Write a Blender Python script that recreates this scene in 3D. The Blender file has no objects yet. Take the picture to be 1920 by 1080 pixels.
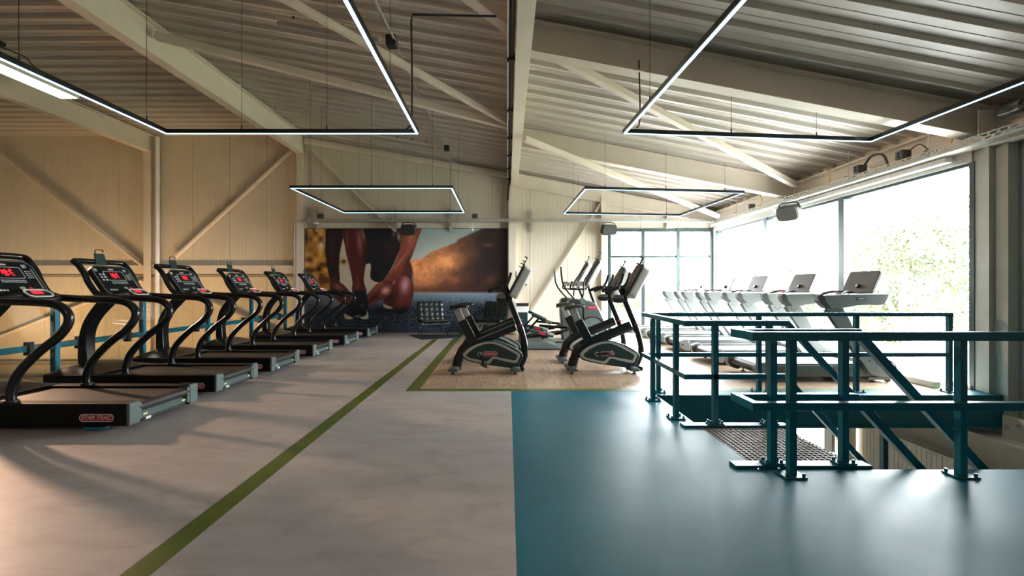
import bpy, math, random
import numpy as np
from mathutils import Vector, Matrix
random.seed(7)
C = bpy.context.scene.collection
S = bpy.context.scene
PI = math.pi

# ------------------------------------------------------------------ camera
cam_d = bpy.data.cameras.new('camera'); cam = bpy.data.objects.new('camera', cam_d); C.objects.link(cam)
cam_d.sensor_width = 36.0; cam_d.lens = 36.0 * 853 / 1920
cam.location = (0, 0, 1.3); cam.rotation_euler = (PI / 2, 0, 0)
cam_d.shift_x = 9 / 1920; cam_d.shift_y = -1 / 1920
cam_d.clip_start = 0.05; cam_d.clip_end = 400
S.camera = cam
# ------------------------------------------------------------------ view
S.view_settings.view_transform = 'Standard'; S.view_settings.look = 'None'
S.view_settings.gamma = 1.0; S.view_settings.use_curve_mapping = False
S.view_settings.exposure = 0.66
# ------------------------------------------------------------------ world (bright overcast sky)
W = bpy.data.worlds.new('world'); S.world = W; W.use_nodes = True
wn = W.node_tree.nodes; wl = W.node_tree.links; wn.clear()
wo = wn.new('ShaderNodeOutputWorld'); wb = wn.new('ShaderNodeBackground'); wr = wn.new('ShaderNodeValToRGB')
wt = wn.new('ShaderNodeTexCoord'); wsx = wn.new('ShaderNodeSeparateXYZ')
wl.new(wt.outputs['Generated'], wsx.inputs[0]); wl.new(wsx.outputs['Z'], wr.inputs[0]); wl.new(wr.outputs[0], wb.inputs[0]); wl.new(wb.outputs[0], wo.inputs[0])
wr.color_ramp.elements[0].position = 0.0; wr.color_ramp.elements[0].color = (0.96, 0.99, 1.0, 1)
wr.color_ramp.elements[1].position = 0.6; wr.color_ramp.elements[1].color = (0.86, 0.95, 1.0, 1)
wb.inputs[1].default_value = 29.0
S.cycles.max_bounces = 10; S.cycles.diffuse_bounces = 5; S.cycles.glossy_bounces = 4; S.cycles.transparent_max_bounces = 24
S.cycles.sample_clamp_indirect = 8.0
S.cycles.caustics_reflective = False; S.cycles.caustics_refractive = False

def area(name, loc, target, sx, sy, power, col, portal=False):
    d = bpy.data.lights.new(name, 'AREA'); d.shape = 'RECTANGLE'; d.size = sx; d.size_y = sy
    d.energy = power; d.color = col
    if portal: d.cycles.is_portal = True
    o = bpy.data.objects.new(name, d); C.objects.link(o); o.location = loc
    o.rotation_euler = (Vector(target) - Vector(loc)).to_track_quat('-Z', 'Y').to_euler()
    return o
# portals guide the sky light through the glazed openings
area('window_light_right', (6.3, 9.3, 1.5), (0, 9.3, 1.5), 7.2, 3.0, 1, (1, 1, 1), True)
area('window_light_back', (4.4, 13.3, 1.5), (4.4, 0, 1.5), 3.0, 3.0, 1, (1, 1, 1), True)
area('window_light_lower', (6.3, 10.4, -2.2), (0, 10.4, -2.2), 5.0, 2.6, 1, (1, 1, 1), True)
# unseen lights added out of frame: left key, void lamps, wall uplight, room fill
fl_ = area('left_key_light', (-13.8, 10.0, 4.3), (-3.5, 3.6, 0.0), 0.4, 0.4, 150, (1.0, 0.62, 0.42)); fl_.data.spread = 1.35  # unseen warm key, aimed for the treadmill shadows across the floor
lo_ = area('void_uplight', (-10.5, 10.9, -1.5), (-10.5, 13.1, 1.1), 8.0, 0.3, 68, (1.0, 0.62, 0.28)); lo_.data.spread = 1.6  # unseen uplight added to warm the left back wall
area('unseen_lamp_front', (-9.0, 3.0, 5.2), (-9.0, 3.0, 0.0), 0.35, 1.5, 6, (1.0, 0.85, 0.66))  # unseen, assumed repeat of the lit panel light
area('unseen_lamp_side', (-13.2, 5.5, 5.2), (-13.2, 5.5, 0.0), 0.35, 1.5, 6, (1.0, 0.80, 0.58))  # another assumed panel lamp over the void, out of view
area('room_fill_light', (-2.5, -2.5, 4.6), (-2.0, 0.5, 0.0), 1.5, 0.35, 25, (1.0, 0.93, 0.88))  # fill added behind the camera to brighten the room

# ------------------------------------------------------------------ materials
def pm(name, col, rough=0.5, metal=0.0, var=0.06, scale=6.0, bump=0.0, bscale=60.0, spec=0.5, coat=0.0, stretch=None):
    m = bpy.data.materials.new(name); m.use_nodes = True
    nt = m.node_tree; n = nt.nodes; l = nt.links; b = n['Principled BSDF']
    b.inputs['Roughness'].default_value = rough; b.inputs['Metallic'].default_value = metal
    b.inputs['Specular IOR Level'].default_value = spec; b.inputs['Coat Weight'].default_value = coat
    tc = n.new('ShaderNodeTexCoord'); src = tc.outputs['Object']
    if stretch:
        mp = n.new('ShaderNodeMapping'); mp.inputs['Scale'].default_value = stretch; l.new(src, mp.inputs[0]); src = mp.outputs[0]
    nz = n.new('ShaderNodeTexNoise'); nz.inputs['Scale'].default_value = scale; nz.inputs['Detail'].default_value = 5
    l.new(src, nz.inputs['Vector'])
    cr = n.new('ShaderNodeValToRGB'); l.new(nz.outputs['Fac'], cr.inputs[0]); l.new(cr.outputs[0], b.inputs['Base Color'])
    cr.color_ramp.elements[0].position = 0.3; cr.color_ramp.elements[1].position = 0.7
    cr.color_ramp.elements[0].color = tuple(c * (1 - var) for c in col) + (1,)
    cr.color_ramp.elements[1].color = tuple(min(1, c * (1 + var)) for c in col) + (1,)
    if bump:
        n2 = n.new('ShaderNodeTexNoise'); n2.inputs['Scale'].default_value = bscale; l.new(src, n2.inputs['Vector'])
        bp = n.new('ShaderNodeBump'); bp.inputs['Strength'].default_value = bump; bp.inputs['Distance'].default_value = 0.01
        l.new(n2.outputs['Fac'], bp.inputs['Height']); l.new(bp.outputs[0], b.inputs['Normal'])
    return m
def emit(name, col, st):
    m = bpy.data.materials.new(name); m.use_nodes = True; n = m.node_tree.nodes; n.clear()
    e = n.new('ShaderNodeEmission'); o = n.new('ShaderNodeOutputMaterial'); e.inputs[0].default_value = col + (1,); e.inputs[1].default_value = st
    m.node_tree.links.new(e.outputs[0], o.inputs[0]); return m
def glass(name, refl=0.06, tint=(1, 1, 1), rough=0.0):
    m = bpy.data.materials.new(name); m.use_nodes = True; n = m.node_tree.nodes; l = m.node_tree.links; n.clear()
    t = n.new('ShaderNodeBsdfTransparent'); t.inputs[0].default_value = tint + (1,)
    g = n.new('ShaderNodeBsdfGlossy'); g.inputs['Roughness'].default_value = rough
    lw = n.new('ShaderNodeLayerWeight'); lw.inputs[0].default_value = 0.25
    mm = n.new('ShaderNodeMath'); mm.operation = 'MULTIPLY_ADD'; mm.inputs[1].default_value = 0.35; mm.inputs[2].default_value = refl
    l.new(lw.outputs['Fresnel'], mm.inputs[0])
    x = n.new('ShaderNodeMixShader'); o = n.new('ShaderNodeOutputMaterial')
    l.new(mm.outputs[0], x.inputs[0]); l.new(t.outputs[0], x.inputs[1]); l.new(g.outputs[0], x.inputs[2]); l.new(x.outputs[0], o.inputs[0]); return m
M = {}
M['panel'] = pm('cream_wall_panel', (0.64, 0.58, 0.475), 0.42, var=0.03, scale=2)
M['steel'] = pm('cream_painted_steel', (0.72, 0.645, 0.555), 0.45, var=0.04, scale=3)
M['deck'] = pm('pale_roof_sheet', (0.56, 0.52, 0.465), 0.36, var=0.05, scale=1.5)
M['deckdark'] = pm('grey_roof_sheet', (0.30, 0.28, 0.245), 0.42, var=0.06, scale=1.5)
M['deckmid'] = pm('taupe_roof_sheet', (0.44, 0.405, 0.36), 0.40, var=0.05, scale=1.5)
M['galv'] = pm('galvanised_steel', (0.50, 0.51, 0.49), 0.35, 0.8, var=0.12, scale=30)
M['frame'] = pm('grey_green_window_frame', (0.035, 0.06, 0.06), 0.4, 0.2)
M['rpanel'] = pm('shaded_wall_panel', (0.30, 0.35, 0.335), 0.45, var=0.04, scale=2)  # cream panel darkened: shade on the near right wall put into the colour
M['shadedsteel'] = pm('shaded_cream_steel', (0.42, 0.45, 0.41), 0.45)  # cream steel with the right column's shade mixed into its colour
M['header'] = pm('grey_header', (0.42, 0.42, 0.40), 0.45)
M['white'] = pm('white_plastic', (0.80, 0.80, 0.77), 0.4)
M['teal'] = pm('teal_painted_steel', (0.005, 0.125, 0.175), 0.24, 0.0, var=0.08, scale=12, spec=0.6)
M['blue'] = pm('bright_blue_painted_steel', (0.008, 0.19, 0.28), 0.35)
M['fascia'] = pm('dark_teal_fascia', (0.004, 0.13, 0.165), 0.4, var=0.1)
M['green'] = pm('green_vinyl_strip', (0.085, 0.125, 0.012), 0.42, var=0.08, scale=3)
M['black'] = pm('black_gloss_paint', (0.008, 0.010, 0.011), 0.22, var=0.1)
M['railblack'] = pm('satin_black_side_rail', (0.005, 0.006, 0.006), 0.5, var=0.1, spec=0.2)
M['gunmetal'] = pm('gunmetal_rim', (0.20, 0.23, 0.23), 0.3, 0.6)
M['blackm'] = pm('black_matt_plastic', (0.010, 0.014, 0.014), 0.45, var=0.1)
M['blackp'] = pm('console_black', (0.004, 0.006, 0.008), 0.3)
M['belt'] = pm('running_belt', (0.030, 0.029, 0.027), 0.42, bump=0.3, bscale=300)
M['capg'] = pm('grey_green_end_cap', (0.105, 0.145, 0.14), 0.45)
M['chrome'] = pm('polished_chrome', (0.75, 0.75, 0.74), 0.15, 1.0)
M['silver'] = pm('silver_plastic', (0.42, 0.42, 0.40), 0.35, 0.3)
M['bikeg'] = pm('dark_green_grey_shell', (0.012, 0.042, 0.042), 0.38)
M['stripe'] = pm('light_grey_stripe', (0.47, 0.45, 0.41), 0.4)
M['brown'] = pm('taupe_screen', (0.10, 0.088, 0.08), 0.6, spec=0.25)
M['lgrey'] = pm('light_grey_treadmill_shell', (0.15, 0.165, 0.155), 0.38, 0.1)
M['mgrey'] = pm('mid_grey_treadmill_shell', (0.09, 0.10, 0.095), 0.4, 0.1)
M['red'] = pm('red_print', (0.45, 0.02, 0.05), 0.4)
M['redtxt'] = pm('pink_white_print', (0.72, 0.60, 0.60), 0.4)
M['mark'] = pm('grey_print', (0.62, 0.66, 0.65), 0.5)
M['yellow'] = pm('yellow_cable', (0.60, 0.42, 0.08), 0.5)
M['sticker'] = pm('yellow_sticker', (0.75, 0.75, 0.35), 0.5)
M['leather'] = pm('black_leather', (0.010, 0.019, 0.018), 0.28, bump=0.2, bscale=90)
M['mat'] = pm('dark_floor_patch', (0.010, 0.022, 0.024), 0.7)
M['bluep'] = pm('blue_rubber', (0.01, 0.22, 0.42), 0.4)
M['speaker'] = pm('black_speaker', (0.012, 0.012, 0.012), 0.6, bump=0.3, bscale=400)
M['speakerg'] = pm('grey_speaker', (0.07, 0.07, 0.065), 0.6, bump=0.3, bscale=400)
M['grate'] = pm('galvanised_grating', (0.40, 0.39, 0.36), 0.45, 0.3)
M['slab'] = pm('grey_slab', (0.12, 0.14, 0.14), 0.7)
M['concrete'] = pm('lower_floor_concrete', (0.18, 0.175, 0.165), 0.5)
M['soil'] = pm('pale_paving', (0.72, 0.71, 0.68), 0.8, var=0.15, scale=0.5)
M['grass'] = pm('pale_grass', (0.26, 0.27, 0.18), 0.9, var=0.2, scale=0.4)
M['leaf'] = pm('light_green_leaves', (0.10, 0.12, 0.055), 0.7, var=0.35, scale=1.2)
M['bark'] = pm('grey_bark', (0.25, 0.21, 0.16), 0.9)
M['glass'] = glass('clear_window_glass', 0.02)
M['glassrail'] = glass('balustrade_glass', 0.035, (0.97, 0.96, 0.93))
M['bulb'] = glass('lamp_tube_glass', 0.2, (0.8, 0.85, 0.85))
M['led'] = emit('led_diffuser', (0.42, 0.74, 1.0), 2.0)
M['lamp'] = emit('lamp_diffuser', (1.0, 0.93, 0.82), 5.0)
M['redled'] = emit('red_display', (1.0, 0.03, 0.04), 1.1)
M['blueled'] = emit('blue_display', (0.05, 0.2, 0.8), 0.6)
M['gdot'] = pm('green_button', (0.30, 0.42, 0.22), 0.4)
# plastic film floor: beige mottled
def floor_layer(name, c0, c1, c2, rough, scale, spec=0.5):
    m = bpy.data.materials.new(name); m.use_nodes = True
    nt = m.node_tree; n = nt.nodes; l = nt.links; b = n['Principled BSDF']
    tc = n.new('ShaderNodeTexCoord')
    a = n.new('ShaderNodeTexNoise'); a.inputs['Scale'].default_value = scale; a.inputs['Detail'].default_value = 8; a.inputs['Roughness'].default_value = 0.65; a.inputs['Distortion'].default_value = 0.6
    b.inputs['Specular IOR Level'].default_value = spec
    mp = n.new('ShaderNodeMapping'); mp.inputs['Scale'].default_value = (1.0, 2.2, 1.0)
    l.new(tc.outputs['Object'], mp.inputs[0]); l.new(mp.outputs[0], a.inputs['Vector'])
    cr = n.new('ShaderNodeValToRGB'); l.new(a.outputs['Fac'], cr.inputs[0])
    cr.color_ramp.elements[0].position = 0.30; cr.color_ramp.elements[0].color = c0 + (1,)
    cr.color_ramp.elements[1].position = 0.72; cr.color_ramp.elements[1].color = c2 + (1,)
    e = cr.color_ramp.elements.new(0.5); e.color = c1 + (1,)
    l.new(cr.outputs[0], b.inputs['Base Color'])
    d = n.new('ShaderNodeTexNoise'); d.inputs['Scale'].default_value = 2.3; d.inputs['Detail'].default_value = 6
    l.new(tc.outputs['Object'], d.inputs['Vector'])
    mr = n.new('ShaderNodeMapRange'); mr.inputs[3].default_value = rough - 0.05; mr.inputs[4].default_value = rough + 0.07
    l.new(d.outputs['Fac'], mr.inputs[0]); l.new(mr.outputs[0], b.inputs['Roughness'])
    f = n.new('ShaderNodeTexNoise'); f.inputs['Scale'].default_value = 90; l.new(tc.outputs['Object'], f.inputs['Vector'])
    bp = n.new('ShaderNodeBump'); bp.inputs['Strength'].default_value = 0.06; bp.inputs['Distance'].default_value = 0.004
    l.new(f.outputs['Fac'], bp.inputs['Height']); l.new(bp.outputs[0], b.inputs['Normal'])
    return m
M['beige'] = floor_layer('beige_vinyl', (0.355, 0.318, 0.298), (0.43, 0.395, 0.375), (0.475, 0.45, 0.43), 0.44, 3.0)
M['bluefloor'] = floor_layer('petrol_blue_vinyl', (0.001, 0.125, 0.180), (0.001, 0.137, 0.198), (0.002, 0.150, 0.214), 0.42, 2.0, 0.32)
def wood_mat():
    m = bpy.data.materials.new('rustic_oak_vinyl'); m.use_nodes = True
    nt = m.node_tree; n = nt.nodes; l = nt.links; b = n['Principled BSDF']
    oi = n.new('ShaderNodeObjectInfo'); tc = n.new('ShaderNodeTexCoord')
    off = n.new('ShaderNodeVectorMath'); off.operation = 'ADD'
    cmb = n.new('ShaderNodeCombineXYZ'); mu = n.new('ShaderNodeMath'); mu.operation = 'MULTIPLY'; mu.inputs[1].default_value = 37.0
    l.new(oi.outputs['Random'], mu.inputs[0]); l.new(mu.outputs[0], cmb.inputs[0]); l.new(mu.outputs[0], cmb.inputs[1])
    l.new(tc.outputs['Object'], off.inputs[0]); l.new(cmb.outputs[0], off.inputs[1])
    mp = n.new('ShaderNodeMapping'); mp.inputs['Scale'].default_value = (9, 1.6, 1); l.new(off.outputs[0], mp.inputs[0])
    a = n.new('ShaderNodeTexNoise'); a.inputs['Scale'].default_value = 2.2; a.inputs['Detail'].default_value = 8; a.inputs['Roughness'].default_value = 0.7; l.new(mp.outputs[0], a.inputs['Vector'])
    cr = n.new('ShaderNodeValToRGB'); l.new(a.outputs['Fac'], cr.inputs[0])
    cr.color_ramp.elements[0].position = 0.30; cr.color_ramp.elements[0].color = (0.17, 0.105, 0.07, 1)
    cr.color_ramp.elements[1].position = 0.68; cr.color_ramp.elements[1].color = (0.50, 0.37, 0.26, 1)
    e = cr.color_ramp.elements.new(0.48); e.color = (0.37, 0.26, 0.18, 1)
    hs = n.new('ShaderNodeHueSaturation'); mr = n.new('ShaderNodeMapRange'); mr.inputs[3].default_value = 0.85; mr.inputs[4].default_value = 1.15
    l.new(oi.outputs['Random'], mr.inputs[0]); l.new(mr.outputs[0], hs.inputs['Value']); l.new(cr.outputs[0], hs.inputs['Color']); l.new(hs.outputs[0], b.inputs['Base Color'])
    b.inputs['Roughness'].default_value = 0.36
    return m
M['wood'] = wood_mat()

# ------------------------------------------------------------------ mesh builder
def cr_pts(pts, k=6, closed=False):
    P = [Vector(p) for p in pts]; out = []; n = len(P)
    segs = n if closed else n - 1
    for i in range(segs):
        if closed: p0, p1, p2, p3 = P[(i - 1) % n], P[i], P[(i + 1) % n], P[(i + 2) % n]
        else: p0, p1, p2, p3 = P[max(i - 1, 0)], P[i], P[i + 1], P[min(i + 2, n - 1)]
        for j in range(k):
            t = j / k
            out.append(0.5 * ((2 * p1) + (-p0 + p2) * t + (2 * p0 - 5 * p1 + 4 * p2 - p3) * t * t + (-p0 + 3 * p1 - 3 * p2 + p3) * t ** 3))
    if not closed: out.append(P[-1])
    return out
class MB:
    def __init__(s): s.v = []; s.f = []; s.sm = []
    def add(s, vs, fs, smooth=False):
        b = len(s.v); s.v += [tuple(v) for v in vs]; s.f += [tuple(b + i for i in f) for f in fs]; s.sm += [smooth] * len(fs); return s
    def box(s, x0, x1, y0, y1, z0, z1):
        return s.add([(x, y, z) for x in (x0, x1) for y in (y0, y1) for z in (z0, z1)],
                     [(0, 1, 3, 2), (4, 6, 7, 5), (0, 4, 5, 1), (2, 3, 7, 6), (0, 2, 6, 4), (1, 5, 7, 3)])
    def bar(s, p, q, w, h, up=(0, 0, 1)):
        p = Vector(p); q = Vector(q); d = (q - p).normalized(); up = Vector(up)
        side = d.cross(up).normalized(); u = side.cross(d).normalized()
        vs = []
        for a in (p, q):
            for i in (-1, 1):
                for j in (-1, 1): vs.append(a + side * (i * w / 2) + u * (j * h / 2))
        return s.add(vs, [(0, 1, 3, 2), (4, 6, 7, 5), (0, 4, 5, 1), (2, 3, 7, 6), (0, 2, 6, 4), (1, 5, 7, 3)])
    def tube(s, pts, r, n=10, closed=False, sy=1.0):
        P = [Vector(p) for p in pts]; m = len(P); R = r if isinstance(r, (list, tuple)) else [r] * m
        T = []
        for i in range(m):
            a = P[(i - 1) % m] if closed else P[max(i - 1, 0)]; b = P[(i + 1) % m] if closed else P[min(i + 1, m - 1)]
            d = (b - a); T.append(d.normalized() if d.length > 1e-9 else Vector((0, 0, 1)))
        ref = Vector((0, 1, 0)) if abs(T[0].y) < 0.9 else Vector((1, 0, 0))
        N = (ref - T[0] * ref.dot(T[0])).normalized(); vs = []
        for i in range(m):
            N = (N - T[i] * N.dot(T[i])).normalized(); B = T[i].cross(N)
            for k in range(n):
                a = 2 * PI * k / n; vs.append(P[i] + (N * math.cos(a) * sy + B * math.sin(a)) * R[i])
        fs = []
        for i in range(m if closed else m - 1):
            for k in range(n):
                a = i * n + k; b = i * n + (k + 1) % n; c = ((i + 1) % m) * n + (k + 1) % n; d = ((i + 1) % m) * n + k
                fs.append((a, b, c, d))
        s.add(vs, fs, True)
        if not closed:
            b = len(s.v) - len(vs); s.f += [tuple(b + k for k in reversed(range(n))), tuple(b + (m - 1) * n + k for k in range(n))]; s.sm += [False, False]
        return s
    def cyl(s, p, q, r, n=14): return s.tube([p, q], r, n)
    def prism(s, poly, a0, a1, axis='y', smooth=False):
        n = len(poly); vs = []
        for a in (a0, a1):
            for (u, w) in poly: vs.append({'y': (u, a, w), 'x': (a, u, w), 'z': (u, w, a)}[axis])
        fs = [tuple(range(n)), tuple(reversed(range(n, 2 * n)))]
        s.add(vs, fs); b = len(s.v) - 2 * n
        for i in range(n): s.f.append((b + i, b + n + i, b + n + (i + 1) % n, b + (i + 1) % n)); s.sm.append(smooth)
        return s
    def ring(s, outer, inner, a0, a1, axis='y'):
        n = len(outer); mk = lambda u, w, a: {'y': (u, a, w), 'x': (a, u, w), 'z': (u, w, a)}[axis]
        vs = [mk(u, w, a) for a in (a0, a1) for L in (outer, inner) for (u, w) in L]; fs = []
        for i in range(n):
            j = (i + 1) % n
            fs += [(i, j, n + j, n + i), (2 * n + i, 3 * n + i, 3 * n + j, 2 * n + j), (i, 2 * n + i, 2 * n + j, j), (n + i, n + j, 3 * n + j, 3 * n + i)]
        return s.add(vs, fs)
    def ball(s, c, r, nu=14, nv=8):
        r = r if isinstance(r, (tuple, list)) else (r, r, r); vs = []; fs = []
        for j in range(nv + 1):
            th = PI * j / nv
            for i in range(nu):
                ph = 2 * PI * i / nu; vs.append((c[0] + r[0] * math.sin(th) * math.cos(ph), c[1] + r[1] * math.sin(th) * math.sin(ph), c[2] + r[2] * math.cos(th)))
        for j in range(nv):
            for i in range(nu): fs.append((j * nu + i, (j + 1) * nu + i, (j + 1) * nu + (i + 1) % nu, j * nu + (i + 1) % nu))
        return s.add(vs, fs, True)
    def xf(s, mtx):
        s.v = [tuple(mtx @ Vector(v)) for v in s.v]; return s
    def build(s, name, mat, parent=None, bev=0, kind=None, label=None, seg=2):
        me = bpy.data.meshes.new(name); me.from_pydata(s.v, [], s.f); me.update()
        import bmesh
        bm = bmesh.new(); bm.from_mesh(me); bmesh.ops.recalc_face_normals(bm, faces=bm.faces); bm.to_mesh(me); bm.free()
        if any(s.sm):
            me.polygons.foreach_set('use_smooth', s.sm)
            me.set_sharp_from_angle(angle=0.7)
        me.materials.append(M[mat] if isinstance(mat, str) else mat)
        o = bpy.data.objects.new(name, me); C.objects.link(o)
        if parent: o.parent = parent
        if bev:
            b = o.modifiers.new('edge', 'BEVEL'); b.width = bev; b.segments = seg; b.limit_method = 'ANGLE'; b.angle_limit = 0.6
        if kind: o['kind'] = kind
        if label: o['label'] = label
        return o
def rrect(x0, x1, z0, z1, r, k=5):
    out = []
    for cx, cz, a0 in ((x1 - r, z1 - r, 0), (x0 + r, z1 - r, PI / 2), (x0 + r, z0 + r, PI), (x1 - r, z0 + r, 1.5 * PI)):
        for i in range(k + 1):
            a = a0 + PI / 2 * i / k; out.append((cx + r * math.cos(a), cz + r * math.sin(a)))
    return out
def smooth2(poly, k=5): return [(p.x, p.y) for p in cr_pts([(a, b, 0) for a, b in poly], k, True)]
def thing(name, label, cat, loc=(0, 0, 0), rz=0, group=None):
    o = bpy.data.objects.new(name, None); C.objects.link(o); o.location = loc; o.rotation_euler = (0, 0, rz)
    o['label'] = label; o['category'] = cat
    if group: o['group'] = group
    return o
def tag(o, label, cat, group=None):
    o['label'] = label; o['category'] = cat
    if group: o['group'] = group
    return o
def structure(name, label=None, loc=(0, 0, 0)):
    o = bpy.data.objects.new(name, None); C.objects.link(o); o.location = loc; o['kind'] = 'structure'
    if label: o['label'] = label; o['category'] = 'structure'
    return o
def st(o, label, cat): o['kind'] = 'structure'; o['label'] = label; o['category'] = cat; return o
def dup(root, loc=None, rz=None, label=None, parent=None):
    kids = [c for c in bpy.data.objects if c.parent is root] if False else list(KIDS(root))
    r = root.copy(); C.objects.link(r)
    if parent: r.parent = parent
    if loc is not None: r.location = loc
    if rz is not None: r.rotation_euler = (0, 0, rz)
    if label: r['label'] = label
    for c in kids: dup(c, parent=r)
    return r
_kids = {}
def KIDS(o): return list(o.children)
def text(body, size, mat, parent, loc, rot, name='lettering', shear=0.0, ext=0.001, spacing=1.0):
    c = bpy.data.curves.new(name, 'FONT'); c.body = body; c.size = size; c.shear = shear; c.extrude = ext; c.align_x = 'CENTER'; c.align_y = 'CENTER'; c.offset = size * 0.02; c.space_character = spacing
    tmp = bpy.data.objects.new(name, c); C.objects.link(tmp)
    bpy.context.view_layer.update()
    me = bpy.data.meshes.new_from_object(tmp.evaluated_get(bpy.context.evaluated_depsgraph_get()))
    bpy.data.objects.remove(tmp); me.name = name
    me.materials.clear(); me.materials.append(M[mat])
    o = bpy.data.objects.new(name, me); C.objects.link(o); o.parent = parent; o.location = loc; o.rotation_euler = rot
    return o

YB = 13.1          # back wall plane
def roofz(x):      # underside of the roof sheet
    if x <= -5.86: return 5.66
    if x <= 0.2: return 4.63 + (0.2 - x) * 0.17
    return 4.63 - (x - 0.2) * 0.19

# ------------------------------------------------------------------ floor
fl = structure('floor', 'upper gym floor slab with vinyl sheets, strips and planks')
f = MB()
f.box(-6.05, 1.8, -5, YB, -0.25, -0.004); f.box(1.8, 6.1, -5, 3.25, -0.25, -0.004); f.box(1.8, 6.1, 5.54, YB, -0.25, -0.004)
f.build('floor_slab', 'slab', fl)
f = MB(); f.prism([(-6.05, -5), (0.03, -5), (0.05, 5.76), (-1.2, 5.76), (-1.32, 12.9), (-1.34, YB), (-6.05, YB)], -0.004, 0.0, 'z'); f.build('vinyl_sheet', 'beige', fl, label='beige mottled vinyl sheet')
f = MB(); f.prism([(0.03, -5), (6.1, -5), (6.1, 3.25), (1.8, 3.25), (1.8, 5.54), (6.1, 5.54), (6.1, 5.72), (0.05, 5.72)], -0.004, 0.0, 'z'); f.build('vinyl_sheet', 'bluefloor', fl, label='petrol blue vinyl sheet')
f = MB(); f.prism([(-1.757, 2.05), (-1.63, 2.05), (-1.765, 11.3), (-1.87, 11.3)], 0.0, 0.0016, 'z')
f.v = [(x + (0.018 if y < 3 else 0), y, z) for x, y, z in f.v]
f = MB(); f.prism([(-1.66, -5), (-1.52, -5), (-1.74, 12.0), (-1.87, 12.0)], 0.0, 0.0016, 'z'); f.build('vinyl_strip', 'green', fl, label='long green strip through the beige floor')
f = MB(); f.prism([(-1.275, 5.70), (6.1, 5.72), (6.1, 5.85), (-1.12, 5.83), (-1.26, YB - 0.02), (-1.40, YB - 0.02)], 0.0, 0.0016, 'z'); f.build('vinyl_strip', 'green', fl, label='green strip edging the wood-look floor')
pl = MB(); pl.box(-0.0895, 0.0895, -0.598, 0.598, -0.004, 0.0006)
proto = None; k = 0
xs = -1.22
while xs < 6.05:
    y0 = 5.76 - (k * 0.47) % 1.2
    y = y0
    while y < YB - 0.01:
        a = max(y, 5.76); b = min(y + 1.2, YB)
        if b - a > 0.05:
            if proto is None:
                proto = pl.build('plank', 'wood', fl); o = proto
            else:
                o = proto.copy(); C.objects.link(o)
            o.location = (min(xs + 0.09, 6.0), (a + b) / 2, 0.0); o.scale = (1, (b - a) / 1.2, 1)
        y += 1.2
    xs += 0.18; k += 1
low = MB(); low.box(-16, 6.1, -5, YB, -3.7, -3.6)
st(low.build('floor', 'concrete'), 'lower hall floor beneath the gym', 'floor')
# opening edge: steel fascia
f = MB(); f.box(1.8, 6.0, 5.50, 5.54, -0.39, -0.002); f.box(1.8, 6.0, 5.46, 5.50, -0.39, -0.37); f.box(1.76, 1.8, 3.25, 5.54, -0.39, -0.002); f.box(1.8, 5.72, 3.21, 3.25, -0.39, -0.004)
st(f.build('trim_1', 'fascia'), 'dark teal steel fascia around the stair opening', 'fascia')
f = MB(); f.box(-6.09, -6.05, -5, YB, -0.30, 0.03)
st(f.build('trim_2', 'fascia'), 'teal edge plate along the open left side of the floor', 'edge plate')

# ------------------------------------------------------------------ walls
def ribbed(x0, x1, ztop, z0, nm, parent, mat, to3):
    """wall panel from x0 to x1 (running coordinate), ribs as shallow grooves, sloped top"""
    prof = [(x0, 0.0), (x0, -0.012), (x0 + 0.006, 0.0)]
    w = (x1 - x0); n = 10
    prof = [(x0 + 0.002, 0.014), (x0 + 0.008, 0.0)]
    for i in range(1, n):
        c = x0 + w * i / n
        prof += [(c - 0.010, 0.0), (c - 0.005, 0.0045), (c + 0.005, 0.0045), (c + 0.010, 0.0)]
    prof += [(x1 - 0.008, 0.0), (x1 - 0.002, 0.014)]
    m = MB(); vs = []; N = len(prof)
    for (u, d) in prof: vs.append(to3(u, d, z0))
    for (u, d) in prof: vs.append(to3(u, d, ztop(u)))
    m.add(vs, [(i, i + 1, N + i + 1, N + i) for i in range(N - 1)])
    return m.build(nm, mat, parent)
wbk = structure('wall_back', 'cream ribbed panel wall at the far end')
m = MB(); m.box(-16, 2.75, YB + 0.02, YB + 0.16, -3.6, 5.7); m.box(2.75, 6.1, YB + 0.02, YB + 0.16, 3.0, 4.4); m.box(2.75, 6.1, YB + 0.02, YB + 0.16, -3.6, 0.0); m.build('wall_backing', 'panel', wbk)
back3 = lambda u, d, z: (u, YB + d, z)
xe = [-16.0 + 1.068 * i for i in range(30)]
xs0 = -5.86
x = xs0
while x > -16.0:
    a = x - 1.065
    ribbed(max(a, -16), x, lambda u: 1.63, -3.6, 'wall_panel', wbk, 'panel', back3)
    ribbed(max(a, -16), x, lambda u: 5.66, 1.66, 'wall_panel', wbk, 'panel', back3)
    x = a
x = xs0
while x < 2.7:
    b = min(x + 1.085, 2.75)
    ribbed(x, b, lambda u: roofz(u), 0.0, 'wall_panel', wbk, 'panel', back3)
    x = b
x = 2.75
while x < 6.05:
    b = min(x + 1.085, 6.1)
    ribbed(x, b, lambda u: roofz(u), 3.02, 'wall_panel', wbk, 'panel', back3)
    x = b
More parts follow.
